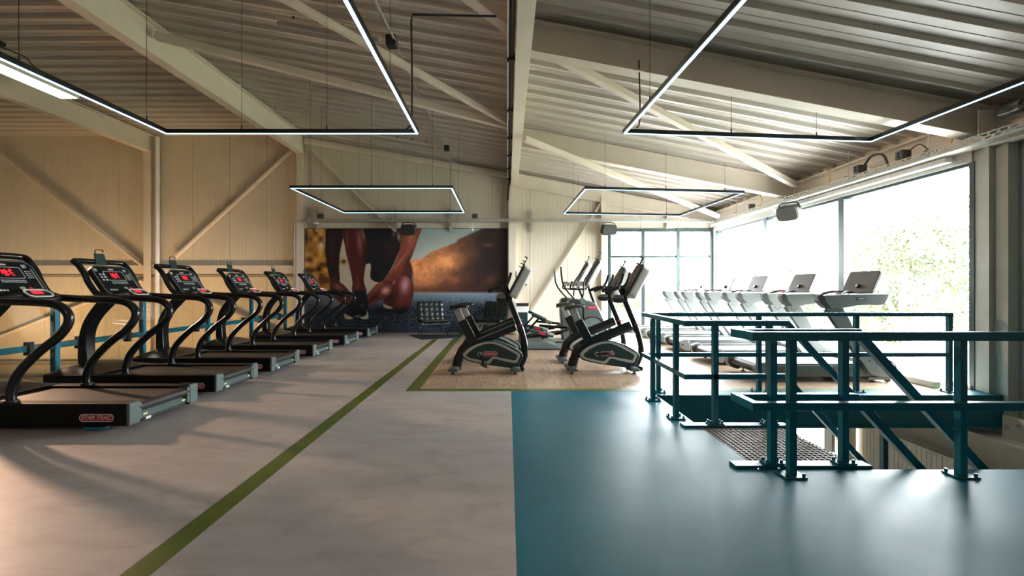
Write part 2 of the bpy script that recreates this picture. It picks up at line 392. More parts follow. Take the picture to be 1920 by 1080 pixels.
# wall girt (horizontal rail) and lower girt on the left
m = MB(); m.box(-16, -5.95, YB - 0.10, YB - 0.02, 1.69, 1.93); st(m.build('trim_3', 'steel'), 'horizontal cream girt across the left back wall', 'wall rail')
m = MB(); m.box(-16, -5.95, YB - 0.06, YB - 0.001, 1.60, 1.67); st(m.build('trim_4', 'deckdark'), 'dark recessed joint under the girt', 'wall joint')
m = MB(); m.box(-16, -6.1, YB - 0.10, YB - 0.02, -0.92, -0.80); m.box(-16, -6.1, YB - 0.4, YB - 0.02, -1.9, -1.25); st(m.build('trim_5', 'deckdark'), 'dark girts low on the wall behind the glass balustrade', 'wall rail')
# columns
def hcol(x, y, w, dpt, z0, z1, nm, lab, mat='steel'):
    m = MB(); t = 0.012
    m.box(x - w / 2, x + w / 2, y, y + t, z0, z1); m.box(x - w / 2, x + w / 2, y + dpt - t, y + dpt, z0, z1); m.box(x - t / 2, x + t / 2, y + t, y + dpt - t, z0, z1)
    return st(m.build(nm, mat), lab, 'column')
hcol(-10.2, YB - 0.22, 0.2, 0.2, -3.6, 5.16, 'trim_6', 'cream steel column on the left back wall')
hcol(-5.86, YB - 0.24, 0.2, 0.22, -3.6, 5.10, 'trim_7', 'cream steel column at the left edge of the mural')
m = MB(); m.box(0.04, 0.235, YB - 0.24, YB - 0.01, 0, 4.58); st(m.build('trim_8', 'steel'), 'cream column right of the mural', 'column')
m = MB(); m.cyl((-9.98, YB - 0.12, -3.6), (-9.98, YB - 0.12, 5.6), 0.055); st(m.build('trim_9', 'white'), 'grey downpipe beside the left back wall column', 'pipe')
# diagonal wall braces
def brace(p, q, w, nm, lab):
    m = MB(); m.bar(p, q, w * 0.5, w, (0, 1, 0)); tag(m.build(nm, 'steel', bev=0.006), lab, 'brace')
YW = YB - 0.1
brace((-14.6, YW, 5.2), (-10.45, YW, 1.95), 0.12, 'wall_brace', 'cream diagonal brace descending to the left column')
brace((-9.5, YW, 2.15), (-6.1, YW, 5.25), 0.12, 'wall_brace', 'cream diagonal brace rising to the mural-side column')
brace((-5.65, YW, 5.3), (-3.2, YW, 2.9), 0.10, 'wall_brace', 'cream diagonal brace running down behind the mural')
brace((2.7, YW, 3.75), (0.55, YW, 0.35), 0.10, 'wall_brace', 'cream diagonal brace on the wall right of the mural')
brace((-14.6, YW, -0.15), (-10.4, YW, 1.5), 0.11, 'wall_brace', 'diagonal brace low behind the balustrade, left bay')
brace((-9.8, YW, 1.5), (-6.1, YW, -0.2), 0.11, 'wall_brace', 'diagonal brace low behind the balustrade, right bay')
# wall top beam along the back wall, right half and left-mid half
m = MB()
m.bar((0.3, YB - 0.12, roofz(0.3) - 0.26), (6.0, YB - 0.12, roofz(6.0) - 0.26), 0.02, 0.34); m.bar((0.3, YB - 0.12, roofz(0.3) - 0.42), (6.0, YB - 0.12, roofz(6.0) - 0.42), 0.18, 0.02); m.bar((0.3, YB - 0.12, roofz(0.3) - 0.09), (6.0, YB - 0.12, roofz(6.0) - 0.09), 0.18, 0.02)
st(m.build('trim_10', 'steel'), 'sloping cream beam at the top of the right back wall', 'beam')
m = MB(); m.bar((-5.8, YB - 0.08, roofz(-5.8) - 0.16), (0.0, YB - 0.08, roofz(0.0) - 0.16), 0.10, 0.17)
st(m.build('trim_11', 'steel'), 'sloping cream beam above the mural', 'beam')
m = MB(); m.box(2.68, 2.80, YB - 0.16, YB, 0, 3.8); st(m.build('trim_12', 'steel'), 'cream post left of the back window', 'column')
m = MB(); m.box(2.66, 2.7, YB - 0.2, YB - 0.16, 3.3, 3.9); m.box(4.55, 4.72, YB - 0.14, YB - 0.02, 3.0, 3.55); st(m.build('trim_13', 'steel'), 'short cream stubs under the right back beam', 'post')

# right wall: near solid wall, lower wall, header
wrt = structure('wall_right', 'cream ribbed panel wall on the right')
right3 = lambda u, d, z: (6.14 + d, u, z)
y = -5.0
while y < 5.55:
    b = min(y + 1.065, 5.62)
    ribbed(y, b, lambda u: 3.56, -3.6 if y > 2 else -0.2, 'wall_panel', wrt, 'rpanel', right3); y = b
m = MB(); m.box(6.16, 6.3, -5, 5.6, -3.6, 3.6); m.box(6.16, 6.3, 5.6, 8.0, -3.6, -0.42); m.box(6.05, 6.3, 8.0, YB, -0.9, -0.1); m.box(6.05, 6.3, 5.6, 8.0, -0.42, -0.02); m.box(6.05, 6.3, 5.6, YB, 2.98, 3.6); m.build('wall_backing', 'panel', wrt)
y = 5.62
while y < 7.95:
    b = min(y + 0.80, 8.0); ribbed(y, b, lambda u: -0.42, -3.6, 'wall_panel', wrt, 'panel', right3); y = b
# column by the near end of the glazing
m = MB(); m.box(5.93, 6.13, 5.60, 5.78, -0.5, 3.2); m.box(6.0, 6.13, 5.45, 5.60, -0.5, 3.2)
st(m.build('trim_14', 'shadedsteel'), 'cream column at the near end of the window wall', 'column')
m = MB(); m.box(5.72, 6.1, 0.0, 7.9, -0.50, -0.48); m.box(5.98, 6.0, 0.0, 7.9, -0.9, -0.5); m.box(5.72, 6.1, 0.0, 7.9, -0.92, -0.9)
st(m.build('trim_15', 'steel'), 'cream floor-level edge beam along the right wall', 'beam')
m = MB(); m.box(5.9, 6.1, 7.95, 8.15, -3.6, -0.5); m.box(5.78, 5.84, 8.1, 8.3, -3.6, -0.5)
st(m.build('trim_16', 'steel'), 'cream column in the lower hall below the windows', 'column')
m = MB(); m.box(5.25, 5.32, 6.35, 6.42, -3.6, -0.40); tag(m.build('steel_post', 'teal'), 'teal steel post in the lower hall under the floor edge', 'post')
# wall bracket with brace
t = thing('gusset_bracket', 'bolted cream bracket and brace at the foot of the right column', 'bracket')
m = MB(); m.box(5.92, 5.94, 5.18, 5.44, -0.5, -0.22); m.build('plate', 'steel', t)
m = MB(); m.bar((5.95, 5.3, -0.36), (5.95, 3.9, 0.10), 0.04, 0.12, (1, 0, 0)); m.build('brace_bar', 'steel', t)
for yy, zz in ((5.38, -0.36), (5.26, -0.30)):
    m = MB(); m.cyl((5.905, yy, zz), (5.92, yy, zz), 0.02, 6); m.build('bolt', 'galv', t)
# eaves beam + window header
m = MB(); m.box(5.86, 6.06, -5, YB, 3.04, 3.06); m.box(5.96, 5.98, -5, YB, 3.06, 3.42); m.box(5.86, 6.06, -5, YB, 3.42, 3.44)
st(m.build('trim_17', 'steel'), 'cream eaves beam above the right windows', 'beam')
m = MB(); m.box(5.90, 6.12, 5.78, YB, 2.90, 3.04); st(m.build('trim_18', 'header'), 'grey header above the right windows', 'header')
m = MB(); m.box(5.78, 5.88, 6.0, 9.9, 2.945, 3.02); tag(m.build('blind_casing', 'white', bev=0.01), 'long pale blind casing above the right windows', 'blind')
# other walls out of view
m = MB(); m.box(-16.1, -16, -5, YB, -3.6, 5.8); st(m.build('wall_left', 'panel'), 'cream wall far left beyond the void', 'wall')
m = MB(); m.box(-16, 6.2, -5.1, -5, -3.6, 5.8); st(m.build('wall_front', 'panel'), 'cream wall behind the camera', 'wall')

# ------------------------------------------------------------------ windows
def window_right():
    w = structure('window_1', 'tall glazed wall on the right')
    ys = [5.80, 8.07, 10.45, 12.92]
    for i, yy in enumerate(ys):
        m = MB(); hw = 0.06 if i not in (0, 3) else 0.035
        m.box(5.92, 6.08, yy - hw, yy + hw, 0, 2.90); m.build('mullion', 'frame', w, bev=0.004)
        if i in (1, 2):
            m = MB(); m.box(5.96, 6.06, yy + hw, yy + hw + 0.07, 0, 2.90); m.build('mullion', 'silver', w)
    m = MB(); m.box(5.94, 6.06, 5.8, 12.95, 2.86, 2.90); m.build('window_frame', 'frame', w)
    m = MB(); m.box(5.90, 6.12, 5.8, 12.95, 0.0, 0.05); m.build('window_sill', 'white', w)
    for i in range(3):
        m = MB(); m.box(6.0, 6.012, ys[i] + 0.05, ys[i + 1] - 0.05, 0.05, 2.86); m.build('glass_pane', 'glass', w)
window_right()
def window_back():
    w = structure('window_2', 'six-pane window in the right back corner')
    xv = [2.93, 3.90, 4.91, 5.87]
    for xx in xv:
        m = MB(); m.box(xx - 0.05, xx + 0.05, YB - 0.05, YB + 0.06, 0.0, 2.98); m.build('mullion', 'frame', w, bev=0.004)
    for zz in (0.04, 2.19, 2.95):
        m = MB(); m.box(2.9, 5.9, YB - 0.02, YB + 0.05, zz - (0.045 if zz != 2.19 else 0.035), zz + (0.045 if zz != 2.19 else 0.035)); m.build('transom', 'frame', w)
    for i in range(3):
        for a, b in ((0.08, 2.165), (2.215, 2.91)):
            m = MB(); m.box(xv[i] + 0.04, xv[i + 1] - 0.04, YB + 0.01, YB + 0.02, a, b); m.build('glass_pane', 'glass', w)
window_back()
m = MB(); m.box(5.91, 6.13, YB - 0.18, YB + 0.10, 0, 3.0); m.box(2.80, 2.89, YB - 0.05, YB + 0.1, 0, 3.0)
st(m.build('trim_19', 'white'), 'white corner post and jamb beside the back window', 'corner post')
def window_low():
    w = structure('window_3', 'lower hall window under the right glazing')
    for yy in (8.2, 10.4, 12.9):
        m = MB(); m.box(5.95, 6.05, yy - 0.04, yy + 0.04, -3.6, -0.9); m.build('mullion', 'frame', w)
    for a, b in ((8.24, 10.36), (10.44, 12.86)):
        m = MB(); m.box(6.0, 6.012, a, b, -3.6, -0.9); m.build('glass_pane', 'glass', w)
window_low()
m = MB(); m.box(5.50, 5.60, 5.87, 12.7, 0.001, 0.085); tag(m.build('floor_duct', 'white', bev=0.012), 'low white duct along the foot of the right windows', 'duct')

# ------------------------------------------------------------------ roof
ce = structure('ceiling', 'profiled steel roof sheets')
def deck_sheet(x0, x1, mat):
    p = 0.335; prof = []
    for i in range(3):
        b = i * p
        prof += [(b, 0.0), (b + 0.036, 0.0), (b + 0.046, 0.055), (b + 0.185, 0.055), (b + 0.19, 0.049), (b + 0.198, 0.049), (b + 0.203, 0.055), (b + 0.318, 0.055)]
    prof.append((3 * p, 0.0))
    vs = []; N = len(prof)
    for xx in (x0, x1):
        for (yy, zz) in prof: vs.append((xx, yy, roofz(xx if xx != x1 else x1 - 1e-6 if x1 < 0.2 else x1) + zz if xx != x1 else roofz_end(x0, x1) + zz))
    m = MB(); m.add(vs, [(i, i + 1, N + i + 1, N + i) for i in range(N - 1)]); return m
def roofz_end(x0, x1):
    if x1 <= -5.86: return 5.66
    return roofz(x1)
for (a, b, mt) in ((-16.0, -5.86, 'deck'), (-5.86, 0.2, 'deck'), (0.2, 6.25, 'deck')):
    pr = None
    y = -5.02
    while y < YB + 0.05:
        if pr is None: pr = deck_sheet(a, b, mt).build('roof_sheet', mt, ce); o = pr
        else: o = pr.copy(); C.objects.link(o)
        o.location = (0, y, 0); y += 1.005
m = MB(); m.box(-16.1, 6.3, -5.1, YB + 0.2, 5.95, 6.05); m.build('roof_cover', 'slab', ce)
def ibeam_y(xc, w, zb, zt, nm, lab, y0=-5, y1=YB - 0.02):
    m = MB(); m.box(xc - w / 2, xc + w / 2, y0, y1, zb, zb + 0.02); m.box(xc - w / 2, xc + w / 2, y0, y1, zt - 0.02, zt); m.box(xc - 0.008, xc + 0.008, y0, y1, zb + 0.02, zt - 0.02)
    st(m.build(nm, 'steel'), lab, 'beam')
ibeam_y(-10.2, 0.2, 5.16, 5.65, 'trim_20', 'cream roof beam above the left void')
ibeam_y(-5.86, 0.2, 5.10, 5.65, 'trim_21', 'cream roof beam over the treadmill fronts')
ibeam_y(0.2, 0.19, 4.20, 4.62, 'trim_22', 'cream centre roof beam running to the back wall')
def rafter(yc, nm, lab):
    m = MB()
    a, b = 0.28, 5.96
    for dz, h, w in ((-0.40, 0.02, 0.19), (-0.03, 0.02, 0.19), (-0.215, 0.35, 0.012)):
        m.bar((a, yc, roofz(a) + dz), (b, yc, roofz(b) + dz), w, h)
    st(m.build(nm, 'steel'), lab, 'beam')
rafter(1.9, 'trim_23', 'cream rafter overhead near the camera')
rafter(5.66, 'trim_24', 'nearer visible cream rafter on the right roof slope')
rafter(9.45, 'trim_25', 'farther cream rafter on the right roof slope')
def rbrace(p, q, w, lab, dz=-0.22):
    m = MB(); m.bar((p[0], p[1], roofz(p[0]) + dz), (q[0], q[1], roofz(q[0]) + dz), w, w)
    tag(m.build('roof_brace', 'steel', bev=0.006), lab, 'brace')
rbrace((0.45, 5.85), (5.75, 9.1), 0.10, 'cream diagonal roof brace between the two right rafters')
rbrace((0.335, 8.67), (5.5, 11.85), 0.10, 'cream diagonal roof brace passing under the far right rafter', -0.47)
rbrace((0.06, 8.75), (-5.75, 2.5), 0.09, 'cream diagonal brace crossing the left roof slope')
rbrace((0.06, 8.85), (-5.75, 7.45), 0.12, 'cream strut from the centre beam to the left beam')
rbrace((0.06, 5.5), (-5.75, -0.7), 0.14, 'cream diagonal brace near the top centre of the view')
for (yy, lab) in ((5.45, 'bolted cream gusset plate beside the centre beam, near one'), (8.85, 'bolted cream gusset plate beside the centre beam, far one')):
    t = thing('gusset_plate', lab, 'bracket')
    m = MB(); m.box(-0.10, 0.19, yy - 0.10, yy + 0.12, roofz(0) - 0.215, roofz(0) - 0.20); m.build('plate', 'steel', t)
    for xx in (-0.06, 0.03):
        m = MB(); m.cyl((xx, yy + 0.03, roofz(0) - 0.235), (xx, yy + 0.03, roofz(0) - 0.214), 0.02, 6); m.build('bolt', 'galv', t)

# ------------------------------------------------------------------ mural (flat printed banner): pixels painted here
def paint_mural():
    Wd, Hd = 849, 443; ox, oy = 60.0, 122.0           # drawing units: 2 per pixel
    yy, xx = np.mgrid[0:Hd, 0:Wd].astype(np.float32); X = xx * 2 + ox; Y = yy * 2 + oy
    rng = np.random.default_rng(3)
    def blur(a, r):
        r = int(r)
        if r < 1: return a
        for _ in range(2):
            for ax in (0, 1):
                p = np.pad(a, [(r + 1, r) if i == ax else (0, 0) for i in range(a.ndim)], mode='edge'); c = np.cumsum(p, axis=ax, dtype=np.float64)
                n = a.shape[ax]; hi = np.take(c, range(2 * r + 1, 2 * r + 1 + n), axis=ax); lo = np.take(c, range(0, n), axis=ax); a = ((hi - lo) / (2 * r + 1)).astype(np.float32)
        return a
    def noise(s, seed):
        g = np.random.default_rng(seed).random((int(Hd / s) + 3, int(Wd / s) + 3)).astype(np.float32)
        iy = yy / s; ix = xx / s; y0 = iy.astype(int); x0 = ix.astype(int); fy = iy - y0; fx = ix - x0; fy = fy * fy * (3 - 2 * fy); fx = fx * fx * (3 - 2 * fx)
        return (g[y0, x0] * (1 - fy) + g[y0 + 1, x0] * fy) * (1 - fx) + (g[y0, x0 + 1] * (1 - fy) + g[y0 + 1, x0 + 1] * fy) * fx
    def poly(pts, sm=True, b=1):
        if sm: pts = smooth2(pts, 5)
        m = np.zeros((Hd, Wd), bool); n = len(pts); j = n - 1
        for i in range(n):
            xi, yi = pts[i]; xj, yj = pts[j]
            if abs(yi - yj) > 1e-6:
                c = ((yi > Y) != (yj > Y)) & (X < (xj - xi) * (Y - yi) / (yj - yi) + xi); m ^= c
            j = i
        return blur(m.astype(np.float32), b)
    I = np.zeros((Hd, Wd, 3), np.float32)
    def over(mask, col): 
        nonlocal I
        I = I * (1 - mask[..., None]) + np.asarray(col, np.float32) * mask[..., None]
    def blob(cx, cy, rx, ry, ang=0, p=1.0):
        a = math.radians(ang); u = (X - cx) * math.cos(a) + (Y - cy) * math.sin(a); v = -(X - cx) * math.sin(a) + (Y - cy) * math.cos(a)
        return np.exp(-((u / rx) ** 2 + (v / ry) ** 2)) * p
    n1 = noise(22, 1); n2 = noise(9, 2); n3 = noise(45, 4); nb = 0.5 * n1 + 0.3 * n2 + 0.2 * noise(4, 8)
    # sky and hillside
    over(np.ones((Hd, Wd), np.float32), (0.60, 0.66, 0.66))
    t = np.clip((X - 950) / 650, 0, 1)[..., None]
    hill = (np.array([0.80, 0.50, 0.32]) * (1 - t) + np.array([0.13, 0.09, 0.09]) * t) * (0.65 + 0.7 * nb[..., None])
    hm = poly([(935, 400), (1050, 375), (1130, 315), (1240, 275), (1330, 240), (1345, 215), (1430, 175), (1500, 145), (1545, 122), (1900, 60), (1900, 700), (930, 690)], False, 3)
    I = I * (1 - hm[..., None]) + hill * hm[..., None]
    g = blob(1255, 405, 90, 60) + blob(1150, 430, 280, 150, -20, 0.8); I = I + g[..., None] * np.array([0.55, 0.38, 0.22]) * 0.6
    I += (blob(1600, 262, 40, 16, 0, .6) + blob(1330, 560, 60, 30, -30, .5) + blob(1620, 560, 70, 40, -40, .45) + blob(1290, 545, 30, 20, 0, .4))[..., None] * np.array([0.5, 0.25, 0.18])
    over(blob(1480, 480, 260, 60, -20, .35), (0.12, 0.07, 0.08))
    over((poly([(960, 610), (1757, 610), (1757, 700), (960, 700)], False, 12)) * 0.55, (0.25, 0.13, 0.12))
    # left blurred foliage
    over(poly([(40, 100), (480, 100), (480, 700), (40, 700)], False, 6), (0.62, 0.42, 0.17))
    fm = poly([(40, 100), (480, 100), (480, 700), (40, 700)], False, 6)
    over(np.clip((n1 - 0.5) * 3, 0, 1) * fm * .8, (0.86, 0.66, 0.34)); over(np.clip((0.40 - n1) * 5, 0, 1) * fm * .8, (0.28, 0.14, 0.04))
    over(blob(195, 262, 32, 30, 0, 1), (0.86, 0.80, 0.72)); over(blob(175, 465, 22, 25, 0, 1), (0.07, 0.04, 0.02)); over(blob(70, 190, 14, 60), (0.1, 0.05, 0.02))
    over(poly([(350, 100), (470, 100), (640, 420), (670, 600), (470, 720), (340, 600)], False, 5), (0.72, 0.67, 0.58))
    over(blob(380, 405, 30, 22), (0.55, 0.38, 0.10)); over(blob(385, 400, 12, 12), (0.05, 0.05, 0.02))
    # ground
    gy = np.clip((Y - 665) / 130, 0, 1)[..., None]
    gr = np.array([0.50, 0.60, 0.66]) * (1 - gy) + np.array([0.19, 0.23, 0.29]) * gy
    sp = (0.6 * noise(4, 9) + 0.4 * noise(2.5, 19) - 0.5); gr = gr * (1 + 2.6 * sp[..., None] * np.clip((Y - 700) / 120, 0, 1)[..., None])
    gr = gr * (0.55 + 0.45 * np.clip((X - 150) / 900, 0, 1)[..., None] + 0.05)
    gr = gr + np.array([0.18, 0.14, 0.12]) * (blob(330, 760, 260, 50) + blob(90, 700, 120, 30))[..., None]
    gm = poly([(40, 668), (1800, 668), (1800, 1100), (40, 1100)], False, 3); I = I * (1 - gm[..., None]) + gr * gm[..., None]
    over(blob(720, 820, 150, 28, 0, .8), (0.06, 0.06, 0.09)); over(blob(900, 668, 900, 8, 0, .35), (0.75, 0.55, 0.52))
    over(poly([(60, 950), (1757, 950), (1757, 1007), (60, 1007)], False, 10) * .4, (0.25, 0.32, 0.38))
    # figure: left arm, shin, shorts, right arm, thigh, hands, shoe
    def limb(pts, col, hi=(), b=1, tex=.12):
        nonlocal I
        m = poly(pts, True, b); c = np.asarray(col, np.float32) * (1 + tex * (nb[..., None] - .5) * 2)
        I = I * (1 - m[..., None]) + c * m[..., None]
        for (cx, cy, rx, ry, an, hc) in hi:
            q = (blob(cx, cy, rx, ry, an) * m); over(q, hc)
    limb([(250, 90), (395, 90), (378, 200), (352, 330), (345, 470), (350, 560), (330, 600), (285, 600), (262, 520), (238, 400), (232, 260)], (0.10, 0.045, 0.05), [(290, 300, 18, 150, 0, (0.19, 0.09, 0.085)), (300, 560, 40, 30, 0, (0.30, 0.14, 0.12))])
    limb([(275, 570), (345, 575), (410, 630), (445, 690), (452, 770), (420, 785), (360, 755), (310, 715), (272, 650)], (0.27, 0.12, 0.10), [(340, 620, 40, 22, 30, (0.52, 0.31, 0.27)), (410, 735, 28, 10, 20, (0.45, 0.22, 0.25)), (340, 690, 60, 6, 35, (0.08, 0.03, 0.03)), (330, 660, 60, 5, 35, (0.10, 0.04, 0.04))])
    limb([(385, 90), (585, 90), (600, 210), (592, 300), (570, 430), (553, 560), (572, 670), (462, 670), (458, 570), (432, 440), (400, 300)], (0.27, 0.10, 0.085), [(518, 230, 22, 110, -6, (0.56, 0.33, 0.31)), (548, 170, 14, 60, -10, (0.60, 0.38, 0.36)), (415, 200, 14, 100, 0, (0.40, 0.18, 0.15)), (560, 330, 18, 100, 8, (0.16, 0.05, 0.05)), (500, 600, 20, 60, 0, (0.40, 0.18, 0.15))])
    limb([(905, 400), (940, 400), (965, 480), (978, 600), (972, 610), (930, 560), (860, 520)], (0.33, 0.16, 0.13), [(968, 560, 6, 60, -8, (0.75, 0.66, 0.60))])
    limb([(845, 530), (895, 520), (950, 560), (975, 640), (958, 740), (925, 820), (880, 850), (820, 845), (770, 810), (725, 770), (720, 720), (770, 680), (800, 600)], (0.36, 0.14, 0.13), [(900, 600, 40, 80, 10, (0.80, 0.58, 0.60)), (845, 745, 60, 40, 0, (0.48, 0.17, 0.15)), (870, 835, 110, 34, 0, (0.10, 0.05, 0.06)), (770, 700, 40, 60, 30, (0.16, 0.08, 0.08)), (800, 730, 30, 80, 20, (0.22, 0.09, 0.09))])
    limb([(572, 90), (925, 90), (885, 240), (838, 340), (790, 450), (720, 560), (680, 580), (612, 545), (614, 440), (600, 416), (568, 412), (590, 250)], (0.035, 0.045, 0.062), [(720, 500, 60, 60, 0, (0.055, 0.085, 0.10)), (845, 180, 14, 50, -12, (0.74, 0.66, 0.62)), (805, 160, 12, 30, 0, (0.62, 0.52, 0.50)), (770, 300, 60, 80, -20, (0.17, 0.08, 0.08)), (840, 130, 60, 40, 0, (0.3, 0.18, 0.16))], tex=.05)
    limb([(875, 90), (1035, 90), (1005, 220), (960, 350), (915, 440), (868, 510), (820, 560), (770, 600), (700, 590), (780, 480), (835, 360), (865, 230)], (0.50, 0.24, 0.165), [(955, 180, 40, 110, 12, (0.68, 0.40, 0.30)), (860, 400, 14, 120, 38, (0.66, 0.40, 0.33)), (930, 400, 18, 100, 28, (0.30, 0.12, 0.09)), (800, 540, 40, 30, 0, (0.42, 0.18, 0.14))])
    limb([(690, 575), (760, 560), (800, 590), (785, 650), (745, 700), (690, 735), (620, 775), (580, 775), (560, 722), (590, 680), (630, 630)], (0.36, 0.15, 0.12), [(735, 650, 40, 32, -30, (0.82, 0.58, 0.55)), (650, 640, 50, 12, -45, (0.56, 0.30, 0.25)), (620, 730, 60, 7, -35, (0.10, 0.04, 0.04)), (640, 700, 60, 6, -42, (0.14, 0.06, 0.05)), (690, 590, 30, 20, -30, (0.55, 0.30, 0.24))])
    limb([(715, 765), (800, 800), (740, 802)], (0.75, 0.70, 0.62))
    limb([(468, 660), (560, 655), (578, 700), (590, 770), (585, 830), (590, 880), (540, 900), (470, 895), (395, 875), (392, 845), (432, 790), (455, 730)], (0.045, 0.05, 0.068), [(540, 775, 20, 20, 0, (0.17, 0.19, 0.24))], tex=.1)
    limb([(390, 848), (420, 862), (465, 885), (440, 897), (395, 888)], (0.78, 0.68, 0.50)); limb([(520, 882), (560, 868), (578, 850), (580, 815), (594, 880), (560, 898)], (0.80, 0.76, 0.70)); limb([(470, 868), (520, 860), (528, 880), (480, 878)], (0.4, 0.4, 0.42))
    I = np.clip(I, 0, 1)
    I = blur(I, 0)
    lin = np.where(I <= 0.04045, I / 12.92, ((I + 0.055) / 1.055) ** 2.4)
    lin = 0.95 * (1 - np.exp(-lin * 4.0))
    img = bpy.data.images.new('mural_print', Wd, Hd, float_buffer=False)
    out = np.ones((Hd, Wd, 4), np.float32); out[..., :3] = I[::-1]; img.pixels.foreach_set(out.ravel()); img.pack()
    return img
def image_mat(name, img, rough):
    m = bpy.data.materials.new(name); m.use_nodes = True; n = m.node_tree.nodes; l = m.node_tree.links; b = n['Principled BSDF']
    t = n.new('ShaderNodeTexImage'); t.image = img; t.extension = 'EXTEND'; l.new(t.outputs[0], b.inputs['Base Color']); b.inputs['Roughness'].default_value = rough; return m
M['mural'] = image_mat('mural_print', paint_mural(), 0.45)
t = thing('wall_banner', 'large printed banner of a kneeling runner tying a running shoe', 'banner', (0, YB - 0.045, 0))
m = MB(); m.box(-5.82, 0.0, 0.0, 0.03, 0.01, 3.0); m.build('banner_backing', 'blackm', t)
me = bpy.data.meshes.new('print'); me.from_pydata([(-5.80, 0, 0.015), (-0.01, 0, 0.015), (-0.01, 0, 2.985), (-5.80, 0, 2.985), (-5.80, -0.004, 0.015), (-0.01, -0.004, 0.015), (-0.01, -0.004, 2.985), (-5.80, -0.004, 2.985)], [], [(3, 2, 1, 0), (4, 5, 6, 7)])
uv = me.uv_layers.new(name='uv'); co = {0: (0, 0), 1: (1, 0), 2: (1, 1), 3: (0, 1)}
for lp in me.loops: uv.data[lp.index].uv = co[lp.vertex_index % 4]
me.materials.append(M['mural']); o = bpy.data.objects.new('print', me); C.objects.link(o); o.parent = t

# ------------------------------------------------------------------ LED frames on wires
def led_frame(pts, z, label, wires):
    cx = sum(p[0] for p in pts) / 4; cy = sum(p[1] for p in pts) / 4
    t = thing('led_light_frame', label, 'light', (cx, cy, z), 0, 'suspended rectangular LED frames')
    P = [Vector((p[0] - cx, p[1] - cy, 0)) for p in pts]
    for i in range(4):
        a = P[i]; b = P[(i + 1) % 4]; d = (b - a).normalized()
        m = MB(); m.bar(a - d * 0.02, b + d * 0.02, 0.045, 0.05); h = m.build('light_bar', 'blackp', t)
        m = MB(); q = Vector((0, 0, -0.027)); m.bar(a - d * 0.005 + q, b + d * 0.005 + q, 0.030, 0.006); m.build('diffuser', 'led', h)
    for (i, f) in wires:
        a = P[i]; b = P[(i + 1) % 4]; c = a.lerp(b, f); wx, wy = c.x + cx, c.y + cy
        top = roofz(wx) - z
        m = MB(); m.cyl((c.x, c.y, 0.025), (c.x, c.y, top), 0.0028, 5); m.cyl((c.x, c.y, 0.02), (c.x, c.y, 0.07), 0.008, 6); m.build('suspension_wire', 'blackm', t)
ZL = 3.24
FN = [(0, .12), (0, .5), (0, .88), (1, .5), (2, .12), (2, .5), (2, .88), (3, .5)]
led_frame([(-4.24, 5.66), (-1.12, 5.66), (-1.07, 2.55), (-4.24, 2.55)], ZL, 'rectangular LED frame hanging upper left, nearest the camera', [(0, .3), (0, .64), (1, .45), (3, .45), (3, .9), (2, .5)])
led_frame([(1.46, 5.65), (4.77, 5.97), (4.86, 2.9), (1.60, 2.55)], ZL, 'rectangular LED frame hanging upper right, nearest the camera', [(0, .42), (0, .77), (3, .72), (1, .6), (2, .5)])
led_frame([(-4.18, 11.65), (-1.107, 11.65), (-1.07, 8.78), (-4.17, 8.78)], ZL, 'far left LED frame hanging before the mural', FN)
led_frame([(1.48, 11.82), (4.62, 12.17), (4.79, 9.24), (1.525, 8.85)], ZL, 'far right LED frame hanging near the back window', FN)

# ------------------------------------------------------------------ fixtures on the roof
def cable(pts, r, lab, mat='blackm', nm='cable', sm=True):
    m = MB(); m.tube(cr_pts(pts, 5) if sm else pts, r, 6); return tag(m.build(nm, mat), lab, 'cable')
t = thing('panel_light', 'lit rectangular panel light under the left roof', 'light', (-8.93, 8.55, 5.16))
m = MB(); m.box(-0.19, 0.19, -0.75, 0.75, 0, 0.06); m.build('housing', 'white', t)
m = MB(); m.box(-0.165, 0.165, -0.72, 0.72, -0.012, 0.0); m.build('diffuser', 'lamp', t)
cable([(-9.9, 8.0, 5.60), (-9.2, 8.0, 5.60), (-8.95, 8.4, 5.58), (-8.95, 8.6, 5.48), (-8.8, 8.9, 5.23)], 0.012, 'black cable feeding the lit panel light')
m = MB(); m.box(-9.02, -8.86, 7.95, 8.05, 5.55, 5.62); tag(m.build('junction_box', 'blackm', bev=0.01), 'small black junction box above the lit panel light', 'box')
def batten(c, L, lab, rz=0.0):
    t = thing('batten_light', lab, 'light', c, 0, 'unlit batten lights on the roof'); t.rotation_euler = (0, math.atan(-0.17) * -1, rz)
    m = MB(); m.box(-L / 2, L / 2, -0.05, 0.05, -0.03, 0.03); m.build('housing', 'steel', t)
    m = MB(); m.cyl((-L / 2 + 0.02, 0, -0.045), (L / 2 - 0.02, 0, -0.045), 0.035, 10); m.build('tube_cover', 'silver', t)
    for s in (-.35, -.12, .12, .35):
        m = MB(); m.box(s * L - 0.01, s * L + 0.01, -0.01, 0.01, 0.03, 0.09); m.build('clip', 'blackm', t)
batten((-2.55, 6.5, roofz(-2.55) - 0.10), 1.5, 'unlit batten light near the top, left of the black cable')
batten((-3.0, 8.7, roofz(-3.0) - 0.10), 1.5, 'unlit batten light behind the cream strut')
batten((-2.6, 11.5, roofz(-2.6) - 0.10), 1.6, 'unlit batten light just above the far left LED frame')
cable([(-1.60, 4.0, 4.86), (-1.64, 5.4, 4.86), (-1.62, 6.3, 4.84), (-1.58, 6.45, 4.80)], 0.02, 'grey conduit running to the roof junction box', 'galv', 'conduit')
m = MB(); m.box(-1.72, -1.58, 6.42, 6.58, 4.74, 4.88); tag(m.build('junction_box', 'blackm', bev=0.01), 'black junction box on the roof near the top centre', 'box')
